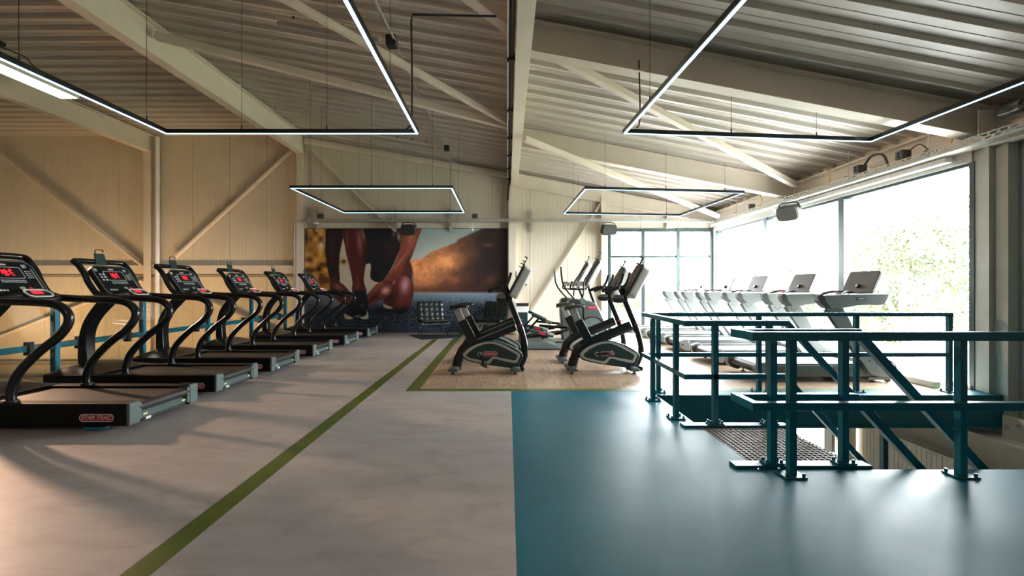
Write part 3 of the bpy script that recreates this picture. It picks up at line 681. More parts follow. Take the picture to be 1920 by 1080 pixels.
cable([(-1.65, 6.6, 4.87), (-1.63, 8.9, 4.87), (-1.60, 11.6, 4.87), (-1.58, 12.7, 4.86), (-1.60, 12.95, 4.6), (-1.60, 12.95, 3.3)], 0.02, 'grey conduit running along the roof and down the back wall', 'galv', 'conduit', False)
m = MB(); m.box(-1.57, -1.45, 11.3, 11.45, 4.72, 4.84); tag(m.build('junction_box', 'blackm', bev=0.01), 'black junction box at the end of the far batten light', 'box')
cable([(-0.12, 5.05, 4.31), (-1.06, 5.10, 4.36), (-1.08, 5.12, 4.30), (-1.13, 5.4, 3.7), (-1.18, 5.62, 3.32), (-1.25, 5.66, 3.27)], 0.012, 'black cable dropping to the corner of the near left LED frame', sm=False)
cable([(1.62, 5.60, 4.1), (1.64, 5.62, 3.6), (1.64, 5.64, 3.34), (1.60, 5.65, 3.28)], 0.009, 'black cable dropping to the corner of the near right LED frame')
t = thing('conduit_bundle', 'black cable bundle clipped along the centre roof beam', 'cable')
m = MB(); m.cyl((0.055, -4.9, 4.30), (0.055, 12.75, 4.30), 0.035, 10); m.cyl((0.055, 12.75, 4.30), (0.02, 12.8, 3.75), 0.03, 8); m.build('conduit', 'blackm', t)
m = MB(); m.cyl((0.01, -4.9, 4.27), (0.01, 12.8, 4.27), 0.010, 6); m.build('conduit', 'white', t, label='thin white cable')
for yy in (3.2, 4.55, 5.9, 7.6, 9.0, 10.2, 11.3, 12.4):
    m = MB(); m.box(-0.005, 0.10, yy - 0.03, yy + 0.03, 4.235, 4.345); m.build('clamp', 'blackm', t)

# cable trays
def tray(p, q, side, zb, h, w, nm, lab):
    """perforated tray from p to q; side = unit vector across"""
    t = thing(nm, lab, 'cable tray'); P = Vector((p[0], p[1], zb)); Q = Vector((q[0], q[1], zb)); d = (Q - P).normalized(); s = Vector((side[0], side[1], 0)); L = (Q - P).length
    m = MB(); m.bar(P, Q, w, 0.006); m.build('tray_floor', 'galv', t)
    for sgn in (-1, 1):
        m = MB(); o = s * (sgn * w / 2)
        for (z0, hh) in ((0.012, 0.024), (h * 0.5, 0.014), (h - 0.008, 0.016)): m.bar(P + o + Vector((0, 0, z0)), Q + o + Vector((0, 0, z0)), 0.004, hh)
        n = int(L / 0.11)
        for i in range(n):
            for (za, zc, ph) in ((0.02, h * 0.5, 0), (h * 0.5, h - 0.01, .5)):
                c = P + o + d * (L * (i + ph) / n) + Vector((0, 0, (za + zc) / 2)); m.bar(c - d * 0.016, c + d * 0.016, 0.003, zc - za)
        e = m.build('tray_side', 'galv', t, kind='stuff')
    return t
tray((-5.75, 12.72), (5.75, 12.72), (0, 1), 3.13, 0.085, 0.2, 'cable_tray', 'perforated galvanised cable tray along the back wall')
tray((5.72, 2.5), (5.72, 12.6), (1, 0), 3.03, 0.10, 0.16, 'cable_tray', 'perforated galvanised cable tray above the right windows')
cable([(-5.79, 12.72, 3.15), (-5.92, 12.72, 3.12), (-5.95, 12.72, 2.95), (-5.95, 12.72, 2.0), (-5.95, 12.74, 0.1)], 0.028, 'grey conduit bending down beside the mural', 'galv', 'conduit')
for (xx, lab) in ((-5.45, 'dark bracket under the tray by the left column'), (-3.2, 'dark bracket under the tray above the shin in the mural'), (-1.62, 'dark bracket under the tray beneath the conduit'), (0.68, 'dark bracket under the tray right of the centre column')):
    t = thing('tray_bracket', lab, 'bracket'); m = MB(); m.box(xx - 0.03, xx + 0.03, 12.98, 13.06, 2.9, 3.6 if xx < 0 else 3.5); m.build('upright', 'galv', t)
    m = MB(); m.bar((xx, 12.6, 3.11), (xx, 13.0, 3.11), 0.04, 0.03); m.build('arm', 'galv', t)
for (yy, lab) in ((6.15, 'threaded tray hanger nearest the right column'), (7.6, 'threaded tray hanger by the second electrical box'), (9.2, 'threaded tray hanger at the far rafter'), (11.3, 'threaded tray hanger near the far right corner')):
    t = thing('tray_hanger', lab, 'bracket'); m = MB(); m.cyl((5.70, yy, 3.04), (5.70, yy, roofz(5.7)), 0.006, 6); m.build('rod', 'galv', t); m = MB(); m.box(5.62, 5.80, yy - 0.02, yy + 0.02, 3.14, 3.155); m.build('saddle', 'galv', t)
def ebox(c, lab, s=1.0):
    t = thing('electrical_box', lab, 'box', c)
    m = MB(); m.box(-0.07 * s, 0.07 * s, -0.06 * s, 0.06 * s, 0, 0.13 * s); m.build('case', 'speakerg', t, bev=0.006)
    for i in range(2):
        m = MB(); m.cyl((-0.07 * s, 0, (0.04 + 0.05 * i) * s), (-0.09 * s, 0, (0.04 + 0.05 * i) * s), 0.016 * s, 8); m.build('gland', 'blackm', t)
ebox((-5.22, 12.72, 3.225), 'grey electrical box on the back tray, left end'); ebox((-0.90, 12.72, 3.225), 'grey electrical box on the back tray, left of the centre column')
ebox((5.70, 7.35, 3.14), 'grey electrical box on the right tray with a curved hose'); ebox((5.70, 6.55, 3.14), 'grey electrical box on the right tray nearest the camera'); ebox((5.70, 10.6, 3.14), 'small grey electrical box on the right tray, farthest one', .8)
cable([(5.72, 7.28, 3.26), (5.76, 7.18, 3.38), (5.78, 7.0, 3.34), (5.78, 6.9, 3.15)], 0.018, 'grey hose curving from the electrical box on the tray', 'speakerg', 'hose')
cable([(5.74, 6.5, 3.25), (5.76, 6.35, 3.30), (5.76, 6.2, 3.15)], 0.008, 'thin black cable loop on the right tray')
for (yy, lab) in ((5.95, 'yellow cable over the eaves beam nearest the column'), (8.2, 'yellow cable over the eaves beam midway'), (10.4, 'yellow cable over the eaves beam, farthest one')):
    cable([(5.80, yy, 3.14), (5.82, yy, 3.30), (5.84, yy + 0.1, 3.42), (5.9, yy + 0.25, 3.50)], 0.011, lab, 'yellow')
m = MB(); m.cyl((5.60, 12.45, 3.03), (5.60, 12.45, 3.0), 0.03); m.ball((5.60, 12.45, 2.99), 0.04); tag(m.build('dome_camera', 'white'), 'small dome camera under the tray in the right back corner', 'camera')
m = MB(); m.cyl((-0.98, 12.72, 3.13), (-0.95, 12.68, 2.98), 0.012, 6); m.box(-1.05, -0.9, 12.6, 12.68, 2.95, 2.99); m.ball((-0.97, 12.62, 2.90), 0.035); tag(m.build('sensor', 'white'), 'small white sensor under the back tray', 'sensor')
m = MB(); m.ball((-5.30, 12.62, 3.085), (0.07, 0.05, 0.03)); tag(m.build('sensor', 'white'), 'flat white sensor at the left end of the back tray', 'sensor')
# loudspeakers
def speaker(c, rz, mat, lab, tilt=0.0):
    t = thing('loudspeaker', lab, 'speaker', c, rz); t.rotation_euler = (tilt, 0, rz)
    sec = smooth2([(-0.19, -0.12), (-0.2, 0.06), (-0.14, 0.14), (0.14, 0.14), (0.2, 0.06), (0.19, -0.12), (0.0, -0.15)], 4)
    m = MB(); m.prism(sec, -0.13, 0.08, 'y', True); m.build('cabinet', mat, t, bev=0.02)
    m = MB(); m.prism([(a * .92, b * .9) for a, b in sec], -0.145, -0.13, 'y'); m.build('grille', mat, t)
    m = MB(); m.tube(cr_pts([(-0.19, 0, 0.02), (-0.17, 0, 0.17), (0, 0, 0.20), (0.17, 0, 0.17), (0.19, 0, 0.02)], 5), 0.014, 6); m.build('bracket', 'blackm', t)
speaker((-2.735, 12.66, 2.905), 0, 'speaker', 'black loudspeaker hanging in front of the mural', 0.15); speaker((2.815, 12.66, 2.905), 0.1, 'speaker', 'dark loudspeaker beside the back window', 0.15)
speaker((5.64, 9.08, 2.80), -1.0, 'speakerg', 'grey loudspeaker tilted under the right tray', 0.35)
t = thing('tube_lamp', 'clear tubular lamp on the right eaves beam at the frame edge', 'light', (5.77, 5.15, 3.34))
m = MB(); m.cyl((0, -0.6, 0), (0, 0.14, 0), 0.075, 16); m.ball((0, 0.14, 0), 0.075); m.build('tube_cover', 'bulb', t)
m = MB(); m.cyl((0, -0.62, 0), (0, -0.1, 0), 0.066, 14); m.build('reflector', 'silver', t)
m = MB(); m.cyl((0, -0.12, 0), (0, -0.08, 0), 0.08, 16); m.build('collar', 'blackm', t)
t = thing('end_bracket', 'cream end plate bracket behind the tubular lamp', 'bracket', (5.80, 5.48, 3.16))
m = MB(); m.box(-0.12, 0.06, 0.0, 0.015, -0.02, 0.28); m.build('plate', 'steel', t)

# ------------------------------------------------------------------ railings round the stair opening
def baseplate(p, x, y, z=0.001, w=0.15, d=0.13, mat='teal'):
    m = MB(); m.box(x - w / 2, x + w / 2, y - d / 2, y + d / 2, z, z + 0.012); b = m.build('base_plate', mat, p, bev=0.002)
    for sx in (-1, 1):
        for sy in (-1, 1):
            m = MB(); m.cyl((x + sx * (w / 2 - 0.018), y + sy * (d / 2 - 0.018), z + 0.012), (x + sx * (w / 2 - 0.018), y + sy * (d / 2 - 0.018), z + 0.034), 0.011, 6); m.build('bolt', mat, b)
def post(p, x, y, z0, z1, w=0.05, mat='teal'):
    m = MB(); m.box(x - w / 2, x + w / 2, y - w / 2, y + w / 2, z0, z1); m.build('post', mat, p, bev=0.003)
def rails(p, pts, nm, w=0.05, h=0.05, mat='teal'):
    m = MB(); P = [Vector(q) for q in pts]; D = [(P[i + 1] - P[i]).normalized() for i in range(len(P) - 1)]
    SD = [d.cross(Vector((0, 0, 1))).normalized() for d in D]; UP = [a.cross(d).normalized() for a, d in zip(SD, D)]
    vs = []
    for i, q_ in enumerate(P):
        if i == 0: sd, up = SD[0], UP[0]
        elif i == len(P) - 1: sd, up = SD[-1], UP[-1]
        else:
            sd = (SD[i - 1] + SD[i]) / (1 + SD[i - 1].dot(SD[i])); up = (UP[i - 1] + UP[i]) / (1 + UP[i - 1].dot(UP[i]))
        for (a, b) in ((-1, -1), (1, -1), (1, 1), (-1, 1)): vs.append(q_ + sd * (a * w / 2) + up * (b * h / 2))
    fs = [(0, 1, 2, 3), tuple(len(vs) - 4 + k for k in (3, 2, 1, 0))]
    for i in range(len(P) - 1):
        for k in range(4): fs.append((i * 4 + k, i * 4 + (k + 1) % 4, (i + 1) * 4 + (k + 1) % 4, (i + 1) * 4 + k))
    m.add(vs, fs); m.build(nm, mat, p, bev=0.003)
SL = 1.09
def down(x0, z0, dx): return (x0 + dx, z0 - SL * dx)
ra = thing('stair_railing', 'teal steel railing around the far side of the stair opening', 'railing')
for xx in (1.88, 3.13, 4.34, 5.50): post(ra, xx, 5.66, 0.013, 0.94); baseplate(ra, xx, 5.66)
for yy in (5.25, 4.53): post(ra, 1.68, yy, 0.013, 0.94); baseplate(ra, 1.68, yy)
for xx in (1.95, 2.46): post(ra, xx, 4.27, 0.034, 0.94); baseplate(ra, xx, 4.27, 0.021, 0.14, 0.09)
x1, z1 = down(2.62, 0.965, 2.2)
rails(ra, [(5.53, 5.66, 0.965), (1.70, 5.66, 0.965), (1.68, 4.27, 0.965), (2.62, 4.27, 0.965), (x1, 4.27, z1)], 'top_rail')
x1, z1 = down(2.60, 0.465, 1.9)
rails(ra, [(5.50, 5.66, 0.465), (1.70, 5.66, 0.465), (1.68, 4.27, 0.465), (2.60, 4.27, 0.465), (x1, 4.27, z1)], 'mid_rail')
rb = thing('stair_railing', 'dark teal steel railing on the near side of the stair opening', 'railing')
for xx in (1.96, 3.13, 4.34, 5.5): post(rb, xx, 3.14, 0.013, 0.94); baseplate(rb, xx, 3.14)
for xx in (1.93, 2.45): post(rb, xx, 3.315, 0.034, 0.94); baseplate(rb, xx, 3.315, 0.021, 0.14, 0.09)
x1, z1 = down(2.58, 0.965, 2.4)
rails(rb, [(5.95, 3.11, 0.967), (1.69, 3.11, 0.967), (1.69, 3.36, 0.965), (2.58, 3.36, 0.965), (x1, 3.36, z1)], 'top_rail', 0.055, 0.06)
x1, z1 = down(2.56, 0.49, 2.1)
rails(rb, [(5.95, 3.11, 0.49), (1.69, 3.11, 0.49), (1.69, 3.36, 0.49), (2.56, 3.36, 0.49), (x1, 3.36, z1)], 'mid_rail', 0.055, 0.055)
stc = thing('staircase', 'teal steel staircase going down from a grating landing', 'staircase')
for (ya, yb) in ((3.265, 3.365), (4.22, 4.32)):
    m = MB(); m.box(1.64, 2.62, ya, yb, 0.001, 0.020); m.box(1.82, 2.62, ya + 0.01, ya + 0.03, -0.16, 0.001); m.build('landing_channel', 'teal', stc, bev=0.002)
m = MB(); y = 3.37; n = 0
while y < 4.215: m.box(1.81, 2.56, y, y + 0.006, -0.028, 0.0); y += 0.042
x = 1.81
while x < 2.565: m.box(x, x + 0.006, 3.37, 4.215, -0.022, -0.001); x += 0.042
m.build('grating', 'grate', stc, kind='stuff')
for yy in (3.37, 4.26):
    m = MB(); a = Vector((2.60, yy, -0.10)); b = Vector((2.60 + 3.1, yy, -0.10 - SL * 3.1)); m.bar(a, b, 0.03, 0.2); m.build('stringer', 'teal', stc)
for i in range(1, 15):
    m = MB(); x = 2.60 + 0.215 * i; z = -0.235 * i; m.box(x - 0.02, x + 0.23, 3.385, 4.245, z - 0.03, z); m.build('tread', 'grate', stc)
# balustrade on the left edge
gb = thing('glass_balustrade', 'blue posts and rail with clear glass panels behind the black treadmills', 'railing')
PY = [1.2, 2.85, 4.45, 6.04, 7.49, 9.12, 10.68, 12.3]
for yy in PY:
    m = MB(); m.box(-6.035, -5.965, yy - 0.035, yy + 0.035, 0.004, 1.10); m.build('post', 'blue', gb, bev=0.003)
m = MB(); m.box(-6.02, -5.98, 0.2, 12.9, 0.495, 0.575); m.build('mid_rail', 'blue', gb, bev=0.003)
for i in range(len(PY) - 1):
    a, b = PY[i], PY[i + 1]
    m = MB(); m.box(-5.955, -5.947, a + 0.03, b - 0.03, 0.08, 1.08); m.build('glass_panel', 'glassrail', gb)
    for fr in (0.22, 0.78):
        c = a + (b - a) * fr
        m = MB(); m.box(-6.03, -5.94, c - 0.025, c + 0.025, 0.45, 0.62); m.build('clamp', 'blackm', gb, bev=0.004)

# ------------------------------------------------------------------ black treadmills (front towards -x)
def black_treadmill(label, loc, group):
    t = thing('treadmill', label, 'treadmill', loc, 0, group)
    # local: rear at x=0, front x=-2.08, near side y=0, far side y=0.9
    for y0 in (0.0, 0.76):
        m = MB(); m.prism(rrect(y0, y0 + 0.14, 0.045, 0.25, 0.02, 3), -2.08, -0.035, 'x'); m.build('side_rail', 'railblack', t)
    m = MB(); m.prism([(-1.70, 0.185), (-0.05, 0.185), (-0.05, 0.225), (-1.70, 0.225)], 0.145, 0.755, 'y'); m.build('running_belt', 'belt', t)
    m = MB(); m.box(-1.9, -0.14, 0.14, 0.76, 0.06, 0.18); m.build('deck_frame', 'blackm', t)
    m = MB(); m.cyl((-0.055, 0.135, 0.185), (-0.055, 0.765, 0.185), 0.042, 18); m.build('rear_roller', 'belt', t)
    for s in (0, 1):
        y0, y1 = ((-0.003, 0.118) if s == 0 else (0.782, 0.903))
        m = MB(); m.prism([(-0.034, 0.040), (-0.012, 0.045), (0.0, 0.06), (0.0, 0.24), (-0.012, 0.256), (-0.034, 0.258)], y0, y1, 'y'); c = m.build('end_cap', 'capg', t, bev=0.012)
        ym = 0.13 if s == 0 else 0.77
        m = MB(); m.box(-0.11, -0.008, ym - 0.018, ym + 0.018, 0.07, 0.235); m.build('roller_bracket', 'capg', c, bev=0.008)
        m = MB(); m.cyl((-0.009, ym, 0.185), (-0.003, ym, 0.185), 0.009, 8); m.build('screw', 'blackm', c)
    m = MB(); m.prism([(-0.13, 0.05), (-0.045, 0.055), (-0.03, 0.10), (-0.06, 0.135), (-0.13, 0.14)], 0.13, 0.77, 'y'); rp = m.build('rear_panel', 'capg', t)
    for yy in (0.19, 0.70):
        m = MB(); m.box(-0.034, -0.030, yy, yy + 0.05, 0.098, 0.115); m.build('sticker', 'sticker', rp)
    m = MB(); m.cyl((-0.035, 0.17, 0.062), (-0.035, 0.73, 0.062), 0.012, 8); m.build('lower_bar', 'blackm', rp)
    m = MB(); m.box(-0.03, -0.012, 0.20, 0.26, 0.055, 0.078); m.build('label', 'white', rp)
    # motor hood: domed
    nx, ny = 12, 10; vs = []; fs = []
    for i in range(nx + 1):
        u = i / nx; x = -2.10 + u * 0.62
        for j in range(ny + 1):
            v = j / ny; y = 0.02 + v * 0.86
            h = 0.10 * math.sin(PI * min(1, u * 1.05) ** 0.75) ** 0.8 * (math.sin(PI * v) ** 0.5) if 0 < u < 0.95 and 0 < v < 1 else 0
            vs.append((x, y, 0.252 + h))
    for i in range(nx):
        for j in range(ny): a = i * (ny + 1) + j; fs.append((a, a + 1, a + ny + 2, a + ny + 1))
    m = MB(); m.add(vs, fs, True); m.box(-2.10, -1.62, 0.02, 0.88, 0.06, 0.251); m.build('motor_hood', 'black', t)
    # mast
    sec = smooth2([(-2.02, 0.29), (-2.03, 0.55), (-2.00, 0.75), (-1.93, 0.92), (-1.80, 1.10), (-1.72, 1.17), (-1.58, 1.20), (-1.64, 1.10), (-1.80, 0.93), (-1.90, 0.75), (-1.92, 0.55), (-1.91, 0.29)], 4)
    m = MB(); m.prism(sec, 0.38, 0.52, 'y', True); m.build('mast', 'black', t, bev=0.02)
    # handrails, running into the console frame loop
    near = [(-1.15, 0.26), (-1.15, 0.36), (-1.10, 0.49), (-1.00, 0.61), (-0.87, 0.73), (-0.71, 0.855), (-0.625, 0.98), (-0.645, 1.08), (-0.75, 1.145), (-0.95, 1.168), (-1.25, 1.178), (-1.42, 1.188), (-1.53, 1.235), (-1.62, 1.36), (-1.67, 1.47), (-1.745, 1.575), (-1.80, 1.62)]
    L = [(x, 0.075 + (0.015 if z > 1.2 else 0), z) for x, z in near]
    Rr = [(x, 0.825 - (0.03 if z > 1.2 else 0), z) for x, z in near]
    for side in (L[:12], Rr[:12]):
        m = MB(); m.tube(cr_pts(side, 5), 0.039, 12); m.build('handrail', 'black', t)
        m = MB(); m.cyl((side[0][0], side[0][1], 0.25), (side[0][0], side[0][1], 0.268), 0.055, 14); m.build('foot_flange', 'blackm', t)
    loop = L[11:] + [(-1.825, 0.18, 1.63), (-1.825, 0.45, 1.63), (-1.825, 0.70, 1.63)] + Rr[11:][::-1]
    m = MB(); m.tube(cr_pts(loop, 5), 0.034, 12); m.build('console_frame', 'black', t)
    m = MB(); m.tube(cr_pts([(-1.42, 0.09, 1.185), (-1.46, 0.25, 1.17), (-1.46, 0.65, 1.17), (-1.42, 0.81, 1.185)], 5), 0.04, 12); m.build('crossbar', 'blackm', t)
    # console: slanted slab; u along the slope, v across. origin bottom centre
    a = math.atan2(0.40, 0.27); up = Vector((-math.cos(a), 0, math.sin(a))); nrm = Vector((math.sin(a), 0, math.cos(a))); o0 = Vector((-1.465, 0.475, 1.195))
    mt = Matrix(((0, up.x, nrm.x, o0.x), (1, up.y, nrm.y, o0.y), (0, up.z, nrm.z, o0.z), (0, 0, 0, 1)))   # (v, u, n)
    out = rrect(-0.285, 0.285, 0.0, 0.46, 0.10, 6)
    m = MB(); m.prism(out, -0.06, 0.0, 'z'); m.xf(mt); con = m.build('console', 'blackm', t, bev=0.012)
    m = MB(); inn = rrect(-0.270, 0.270, 0.015, 0.445, 0.088, 6); m.ring(out, inn, 0.0, 0.012, 'z'); m.xf(mt); m.build('console_rim', 'gunmetal', con)
    m = MB(); m.prism(inn, 0.0, 0.004, 'z'); m.xf(mt); m.build('console_face', 'blackp', con)
    m = MB(); m.ring(rrect(-0.14, 0.15, 0.235, 0.375, 0.02, 3), rrect(-0.136, 0.146, 0.239, 0.371, 0.018, 3), 0.004, 0.0055, 'z')
    for i in range(12):
        for j in range(2): m.box(-0.10 + i * 0.020, -0.088 + i * 0.020, 0.185 + j * 0.02, 0.195 + j * 0.02, 0.004, 0.0055)
    for i in range(3):
        for j in range(4): m.box(0.175 + i * 0.022, 0.188 + i * 0.022, 0.24 + j * 0.026, 0.253 + j * 0.026, 0.004, 0.0055)
    for i in range(2):
        for j in range(3): m.cyl((-0.20 + i * 0.045, 0.24 + j * 0.042, 0.004), (-0.20 + i * 0.045, 0.24 + j * 0.042, 0.0055), 0.014, 10)
    for sx in (-0.23, 0.20): m.ring(rrect(sx - 0.022, sx + 0.022, 0.37, 0.41, 0.008, 3), rrect(sx - 0.017, sx + 0.017, 0.375, 0.405, 0.006, 3), 0.004, 0.0055, 'z'); m.cyl((sx, 0.39, 0.004), (sx, 0.39, 0.0055), 0.011, 8)
    for i in range(4): m.box(-0.20 + i * 0.03, -0.18 + i * 0.03, 0.08, 0.10, 0.004, 0.005)
    m.xf(mt); m.build('button_print', 'mark', con, kind='stuff')
    m = MB(); rg = random.Random(5)
    for row in range(6):
        x = -0.055 + 0.008 * rg.random()
        while x < 0.055:
            w_ = 0.006 + 0.012 * rg.random()
            if rg.random() < 0.75: m.box(x, x + w_, 0.268 + row * 0.0145, 0.268 + row * 0.0145 + 0.010, 0.005, 0.007)
            x += w_ + 0.003
    m.xf(mt); m.build('red_display', 'redled', con, kind='stuff')
    m = MB(); m.box(-0.04, 0.035, 0.395, 0.412, 0.004, 0.006); m.xf(mt); m.build('badge', 'redtxt', con)
    m = MB(); m.cyl((0.06, 0.115, 0.004), (0.06, 0.115, 0.008), 0.018, 10); m.cyl((0.04, 0.115, 0.004), (0.04, 0.115, 0.008), 0.018, 10); m.xf(mt); m.build('start_button', 'gdot', con)
    m = MB(); m.cyl((0.13, 0.115, 0.004), (0.13, 0.115, 0.008), 0.018, 10); m.xf(mt); m.build('stop_button', 'red', con)
    m = MB(); m.box(0.243, 0.254, 0.11, 0.36, 0.004, 0.012); m.xf(mt); m.build('side_strip', 'silver', con)
    # heart-rate pod on the crossbar
    pd = MB(); pd.tube(cr_pts([(-1.45, 0.28, 1.19), (-1.40, 0.34, 1.22), (-1.36, 0.43, 1.215)], 5), 0.03, 10); pod = pd.build('pod_arm', 'blackm', t)
    mt2 = Matrix.Translation((-1.34, 0.50, 1.240)) @ Matrix.Rotation(math.radians(32), 4, 'Y')
    ro = rrect(-0.07, 0.07, -0.13, 0.13, 0.06, 6); ri = rrect(-0.057, 0.057, -0.115, 0.115, 0.050, 6)
    m = MB(); m.prism(ro, -0.03, 0.0, 'z'); m.xf(mt2); m.build('pod', 'blackm', pod, bev=0.008)
    m = MB(); m.ring(ro, ri, 0.0, 0.010, 'z'); m.xf(mt2); m.build('pod_ring', 'white', pod)
    m = MB(); m.box(-0.035, 0.005, -0.05, 0.05, 0.0, 0.006); m.xf(mt2); m.build('pod_display', 'redled', pod)
    # phone holder on the top of the frame
    mp = Matrix.Translation((-1.825, 0.45, 1.595)) @ Matrix.Rotation(math.radians(-14), 4, 'Y') @ Matrix.Rotation(PI / 2, 4, 'Z') @ Matrix.Rotation(PI / 2, 4, 'X')
    m = MB(); m.prism(rrect(-0.075, 0.075, 0.0, 0.135, 0.012, 3), 0.036, 0.048, 'z'); m.xf(mp); h = m.build('phone_holder', 'bikeg', t, bev=0.003)
    m = MB(); m.tube(cr_pts([(-0.05, 0.135, 0.042), (-0.052, 0.17, 0.046), (-0.03, 0.18, 0.06), (0.04, 0.18, 0.06), (0.062, 0.175, 0.05), (0.055, 0.15, 0.042)], 4), 0.006, 6); m.xf(mp); m.build('wire_clip', 'blackm', h)
    # side logo
    lg = MB(); ro = rrect(-0.455, -0.145, 0.090, 0.160, 0.032, 6); ri = rrect(-0.448, -0.152, 0.097, 0.153, 0.026, 6)
    lg.ring(ro, ri, -0.0035, -0.0005, 'y'); lo = lg.build('logo_outline', 'redtxt', t)
    m = MB(); m.prism(ri, -0.002, -0.0005, 'y'); m.build('logo_field', 'red', lo)
    text('STAR TRAC', 0.052, 'redtxt', lo, (-0.302, -0.0035, 0.126), (PI / 2, 0, 0), shear=0.18)
    for xx in (-1.85, -0.35):
        for yy in (0.08, 0.82):
            m = MB(); m.cyl((xx, yy, 0.0015), (xx, yy, 0.012), 0.035, 12); m.cyl((xx, yy, 0.012), (xx, yy, 0.06), 0.012, 8); m.build('levelling_foot', 'blackm', t)
    return t
TG = 'black treadmills in the left row'
spots = [(-3.40, 4.10), (-3.47, 5.44), (-3.50, 6.77), (-3.52, 8.28), (-3.53, 9.93), (-3.53, 11.55)]
TLAB = ['black treadmill nearest the camera, with a blue pad under its rear foot', 'second black treadmill from the camera on the left', 'third black treadmill from the camera on the left', 'fourth black treadmill from the camera on the left', 'fifth black treadmill on the left, next to the last', 'black treadmill farthest from the camera, beside the mural']
t0 = black_treadmill(TLAB[0], (spots[0][0], spots[0][1], 0), TG)
for (sx, sy), lb in list(zip(spots, TLAB))[1:]: dup(t0, (sx, sy, 0), None, lb)
m = MB(); m.ring(rrect(-0.10, 0.10, -0.045, 0.045, 0.04, 5), rrect(-0.055, 0.055, -0.02, 0.02, 0.018, 5), 0.013, 0.035, 'z'); m.v = [(x - 0.35, y + 0.055, z) for x, y, z in m.v]
m.build('foot_pad', 'bluep', t0, bev=0.004)

